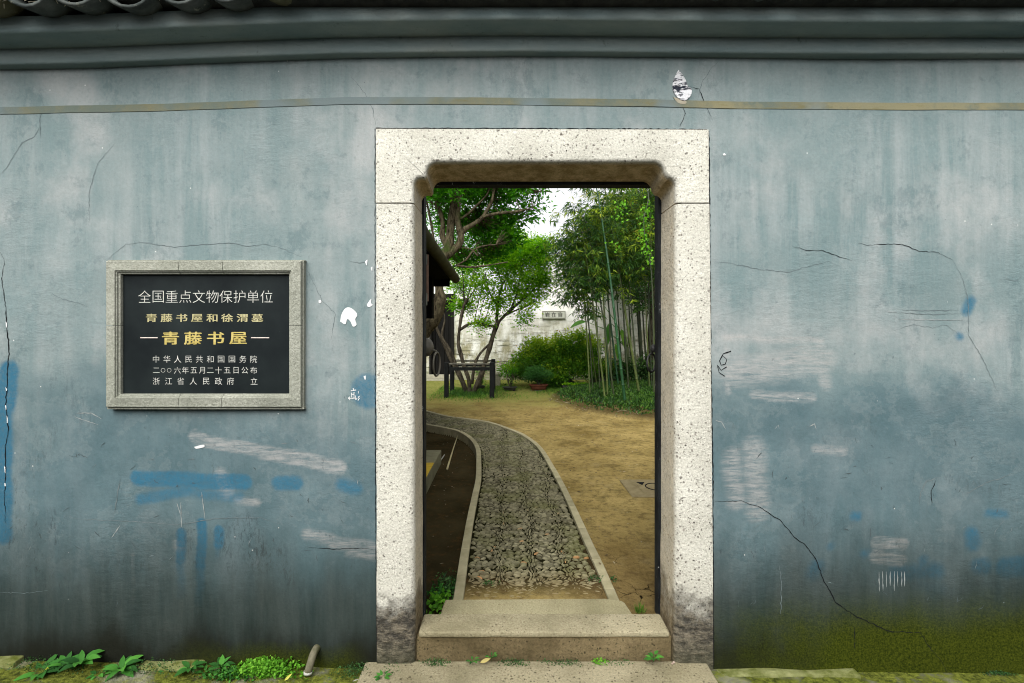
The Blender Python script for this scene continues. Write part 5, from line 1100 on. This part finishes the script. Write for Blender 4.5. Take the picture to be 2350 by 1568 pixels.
# banana plant behind the bamboo
MBN = leaf_mat('banana_leaf', (.04, .13, .02), (.09, .24, .03), (.20, .38, .05), .4)
bn = thing('banana_plant', 'banana plant with broad drooping leaves behind the bamboo stems', 'banana plant', G(1440, 880, .05)); bl = Vector(bn.location)
mb = MB(); mb.tube([(0, 0, 0), (.02, 0, .5), (0, 0, .95)], [.06, .05, .035], 9); mb.out('stem', MBY, bn, True)
for (px, py, dx, dz, L, w_) in [(1345, 738, -.4, -.05, .45, .18), (1400, 740, -.1, -.5, .6, .16), (1425, 755, .15, -.5, .55, .15), (1385, 700, -.5, .3, .6, .18), (1450, 720, .5, .3, .6, .17), (1412, 790, .2, -.7, .4, .12)]:
    q = W(px, py, bl.y + D) - bl; mb = MB(); mb.tube([(0, 0, .9), (q + Vector((0, 0, .95))) * .5 + Vector((0, 0, .1)), q], [.014, .011, .007], 5); broad_leaf(mb, q, (dx, -.15, dz), (0, -.5, 1), L, w_, False, 8, .5)
    o = mb.out('leaf', MBN, bn, True); a_ = o.data.attributes.new('tone', 'FLOAT', 'FACE'); a_.data.foreach_set('value', [random.random()] * len(o.data.polygons))
# climbing vine on the right, bright heart leaves
MVI = leaf_mat('vine_leaf', (.05, .16, .01), (.12, .34, .015), (.22, .50, .03), .45)
vn = thing('climbing_vine', 'bright green vine climbing among the bamboo at the upper right', 'vine', (wx(1500, 7.6), 5.4, .15)); vl = Vector(vn.location)
vp = [W(1500, 900, 7.6), W(1498, 700, 7.6), W(1492, 600, 7.6), W(1480, 545, 7.6), W(1478, 500, 7.6), W(1488, 455, 7.6), W(1480, 400, 7.6)]; mb = MB(); vc = cat([tuple(v - vl) for v in vp], 6); mb.tube([Vector(v) for v in vc], .008, 5); mb.out('stem', MBD, vn)
P = []
for v in vc[12:-8]:
    for _ in range(9): P.append(np.array(v) + rng.normal(size=3) * np.array([.045, .05, .06]))
for (px, py) in ((1428, 480), (1422, 500), (1432, 460), (1415, 560)):
    c0 = np.array(W(px, py, 8.2) - vl)
    for _ in range(16): P.append(c0 + rng.normal(size=3) * .07)
n = len(P); dn = rdir(n) + np.array([0, 0, -.8]); o = leaves_mesh('foliage', np.array(P), dn, rdir(n) + np.array([0, -1, .6]), rng.uniform(.035, .06, n), rng.uniform(.03, .05, n), MVI, vn); o['kind'] = 'stuff'
# dark evergreen mass behind the bamboo
te = thing('evergreen_tree', 'dark evergreen tree filling the right behind the bamboo', 'tree', (wx(1490, 12.6), 10.4, .05))
mb = MB(); mb.tube([(0, 0, 0), (.1, 0, 2), (0, 0, 4)], [.12, .09, .04], 8)
crown(te, [(Vector((0, 0, 2.2)), .1), (Vector((.1, 0, 3.2)), .1)], [(1490, 480, 60, 110, 0), (1440, 540, 50, 80, 0), (1500, 600, 60, 90, 0), (1400, 600, 40, 36, 0), (1470, 680, 50, 60, 0), (1520, 420, 60, 60, 0), (1460, 460, 30, 20, 0), (1405, 850, 26, 40, 0), (1450, 855, 30, 46, 0), (1500, 840, 34, 50, 0), (1390, 560, 20, 8, 0)], 12.6, leaf_mat('evergreen_leaf', (.012, .04, .012), (.03, .08, .018), (.07, .15, .025), .3), mb, .085, .45, 24, .13, 41)
mb.out('trunk', MBK2, te, True)

# ---------------------------------------------------------------- ground cover
MGR = leaf_mat('grass_blade', (.03, .08, .01), (.07, .17, .015), (.15, .28, .03), .3, .6)
def cover_patch(name, label, n, fn, ln, wr, mat, up=1.5, cat_='grass'):
    P = []
    while len(P) < n:
        x, y = fn(); P.append((x, y, gh(x, y) - .002))
    P = np.array(P); return meta(leaves_mesh(name, P, rdir(n, up), rdir(n), rng.uniform(ln * .6, ln * 1.3, n), ln * wr, mat), label, cat_, kind='stuff')
def mound_pt():
    while True:
        x, y = random.uniform(.9, 5), random.uniform(5.2, 10.5)
        m_ = 1.15 - ((x - 3.0) / 2.0) ** 2 - ((y - 7.9) / 2.4) ** 2
        if m_ > random.uniform(.10, .62): return x, y
cover_patch('mound_groundcover', 'low dark ivy and grass covering the bamboo mound', 30000, mound_pt, .06, .5, leaf_mat('ivy_leaf', (.010, .030, .006), (.025, .075, .010), (.08, .17, .022), .3), 1.0, 'ground cover')
def lawn_pt():
    while True:
        x, y = random.uniform(-1.6, 3), random.gauss(9.6, .65)
        if y < 8.2 + random.random() or y > 11.5: continue
        if noise.noise(Vector((x * 1.3, y * 1.3, 5))) > random.uniform(-.45, .25): return x, y
cover_patch('lawn_grass', 'short patchy grass along the foot of the bushes', 14000, lawn_pt, .045, .16, MGR)
tx = ts.location.x; ty = ts.location.y
cover_patch('grass_clump', 'grass clump around the base of the small tree', 1500, lambda: (random.gauss(tx, .22), random.gauss(ty - .05, .2)), .10, .12, leaf_mat('dark_grass', (.015, .05, .01), (.04, .12, .015), (.09, .20, .03), .3), 1.4)
cover_patch('grass_clump', 'grass fringe spread beneath the guard frame', 2500, lambda: (random.gauss(tx, .5), random.gauss(ty - .4, .3)), .05, .14, MGR, 1.4)
# litter: twigs and leaves on the mound edge and yard
MTW = simple('dry_twig', (.12, .10, .06), (.26, .23, .16), 20)
mb = MB()
for k in range(60):
    a = random.uniform(2.6, 5.2); x = 3.0 + 2.1 * math.cos(a) * random.uniform(.92, 1.05); y = 7.9 + 2.5 * math.sin(a) * random.uniform(.9, 1.06)
    if y > 8: continue
    L = random.choice([.05, .08, .12, .3]); b = random.uniform(0, 6.28); z = gh(x, y) + .012; mb.tube([(x, y, z), (x + math.cos(b) * L / 2, y + math.sin(b) * L / 2, z + .012), (x + math.cos(b) * L, y + math.sin(b) * L, z + random.uniform(0, .04))], [.005, .004, .002], 4)
meta(mb.out('fallen_twigs', MTW), 'dry twigs scattered along the edge of the bamboo mound', 'twigs', kind='stuff')
n = 1000; P = []
while len(P) < n:
    x, y = random.uniform(-.9, 3.2), .5 + 7.5 * random.random() ** .8
    if inside(path_poly, np.array([x]), np.array([y]))[0]: continue
    P.append((x, y, GZ(x, y) + .006))
meta(leaves_mesh('fallen_leaves', np.array(P), rdir(n) * np.array([1, 1, .15]), rdir(n, 5), rng.uniform(.010, .040, n), rng.uniform(.006, .016, n), leaf_mat('litter_leaf', (.03, .022, .012), (.09, .06, .03), (.34, .30, .2), .05, .8)), 'small dead leaves scattered over the bare yard earth', 'fallen leaves', kind='stuff')
# sticks by the platform
st1 = G(1026, 1077, -.03); st2 = G(1050, 1001, -.01); mb = MB(); mb.tube([st1, st1.lerp(st2, .5) + Vector((0, 0, .01)), st2], [.012, .008, .006], 7)
meta(mb.out('bamboo_stick', simple('dry_bamboo', (.34, .29, .14), (.46, .41, .24), 10), smooth=True), 'long straw coloured stick lying between platform and path', 'stick')
st1 = G(1005, 1066, -.03); st2 = G(1020, 1044, -.01); mb = MB(); mb.tube([st1, st2], .007, 6)
meta(mb.out('pale_stick', simple('pale_dry_wood', (.3, .29, .25), (.42, .41, .36), 10), smooth=True), 'short grey stick leaning beside the stone platform', 'stick')
# plants by the inner step
def bed(cx_, cy_, n, sx_, sy_, hgt, ln, label, mat, base=-.03):
    P = np.stack([rng.normal(cx_, sx_, n), rng.normal(cy_, sy_, n), base + rng.random(n) * hgt], 1); return meta(leaves_mesh('herb_patch', P, rdir(n, .3), rdir(n, 1.3), rng.uniform(ln * .7, ln * 1.2, n), ln * .8, mat), label, 'herbs', kind='stuff')
a = G(1005, 1385, 0); bed(a.x, a.y, 90, .03, .04, .07, .030, 'bright parsley like herb left of the inner step', MLC)
a = G(1030, 1345, 0); bed(a.x - .01, a.y, 260, .035, .07, .06, .018, 'darker herb patch beside the left kerb near the step', MLD)
a = G(1000, 1370, 0); bed(a.x, a.y + .03, 120, .04, .05, .06, .024, 'leafy herb patch in the corner behind the left jamb', MLW)
a = G(1408, 1332, .05); bed(a.x, a.y, 60, .012, .02, .02, .010, 'tiny herb tuft outside the right kerb', MLD, .045); a = G(1120, 1338, .06); bed(a.x, a.y, 70, .022, .012, .012, .010, 'tiny herb tuft growing among the first pebbles', MLD, .055)
a = G(1366, 1328, .06); bed(a.x, a.y, 60, .022, .02, .012, .010, 'tiny herb tuft among the pebbles inside the right kerb', MLD, .055)
gt = G(1468, 1402, .09); n = 60; P = np.stack([rng.normal(gt.x, .010, n), rng.normal(gt.y, .008, n), np.full(n, .075)], 1)
meta(leaves_mesh('grass_tuft', P, rdir(n) * np.array([.5, .4, .3]) + np.array([0, 0, 1.]), rdir(n), rng.uniform(.03, .065, n), .003, MGR), 'grass tuft growing in the gap right of the inner step', 'grass')
meta(slab('side_slab', .63, .80, .19, .26, -.05, .085, MG, None, .006, .003, 4, 2), 'small granite piece at the right end of the inner step', 'stone')
# drain cover in the yard
dc = thing('drain_cover', 'square concrete inspection cover with a round lid in the yard', 'drain cover')
P = [G(1413, 1101, .056), G(1530, 1101, .056), G(1560, 1141, .056), G(1451, 1141, .056)]
x0_, x1_, y0_, y1_ = P[3].x, P[3].x + .52, P[3].y, P[0].y
MCN = simple('dusty_concrete', (.15, .12, .06), (.24, .20, .11), 16, bump=.5)
mb = MB(); mb.box(x0_, x1_, y0_, y1_, .0, .058); mb.out('surround', MCN, dc, bevel=.004)
mb = MB(); w4 = (y1_ - y0_) * .2; mb.box(x0_ + .12, x0_ + .40, y0_ + w4, y1_ - w4 * .7, .056, .062); mb.out('lid', MCN, dc, bevel=.002)
cxx, cyy = x0_ + .27, (y0_ + y1_) / 2 + .01; mb = MB(); mb.tube([(cxx + math.cos(a) * .085, cyy + math.sin(a) * .1, .062) for a in np.linspace(0, 6.2832, 25)], .006, 5, cap=False); mb.out('lid_groove', MK, dc)
mb = MB(); mb.add([(x0_ + .13, y1_ - w4, .0632), (x0_ + .21, y1_ - w4, .0632), (x0_ + .165, y1_ - w4 - .09, .0632)], [(0, 2, 1)]); mb.out('corner_gap', MK, dc)
# side boundary of the garden to the right
rw = thing('side_wall', 'whitewashed side wall of the garden far behind the bamboo at right', 'wall')
mb = MB(); mb.box(5.6, 5.85, .32, yb + .2, -.2, 3.2); mb.out('whitewashed_side', MLI, rw); mb = MB(); mb.box(-6.2, -5.95, .32, yb + .2, -.2, 3.2); o = mb.out('side_wall', MLI); meta(o, 'whitewashed side wall of the garden hidden behind the house at left', 'wall')
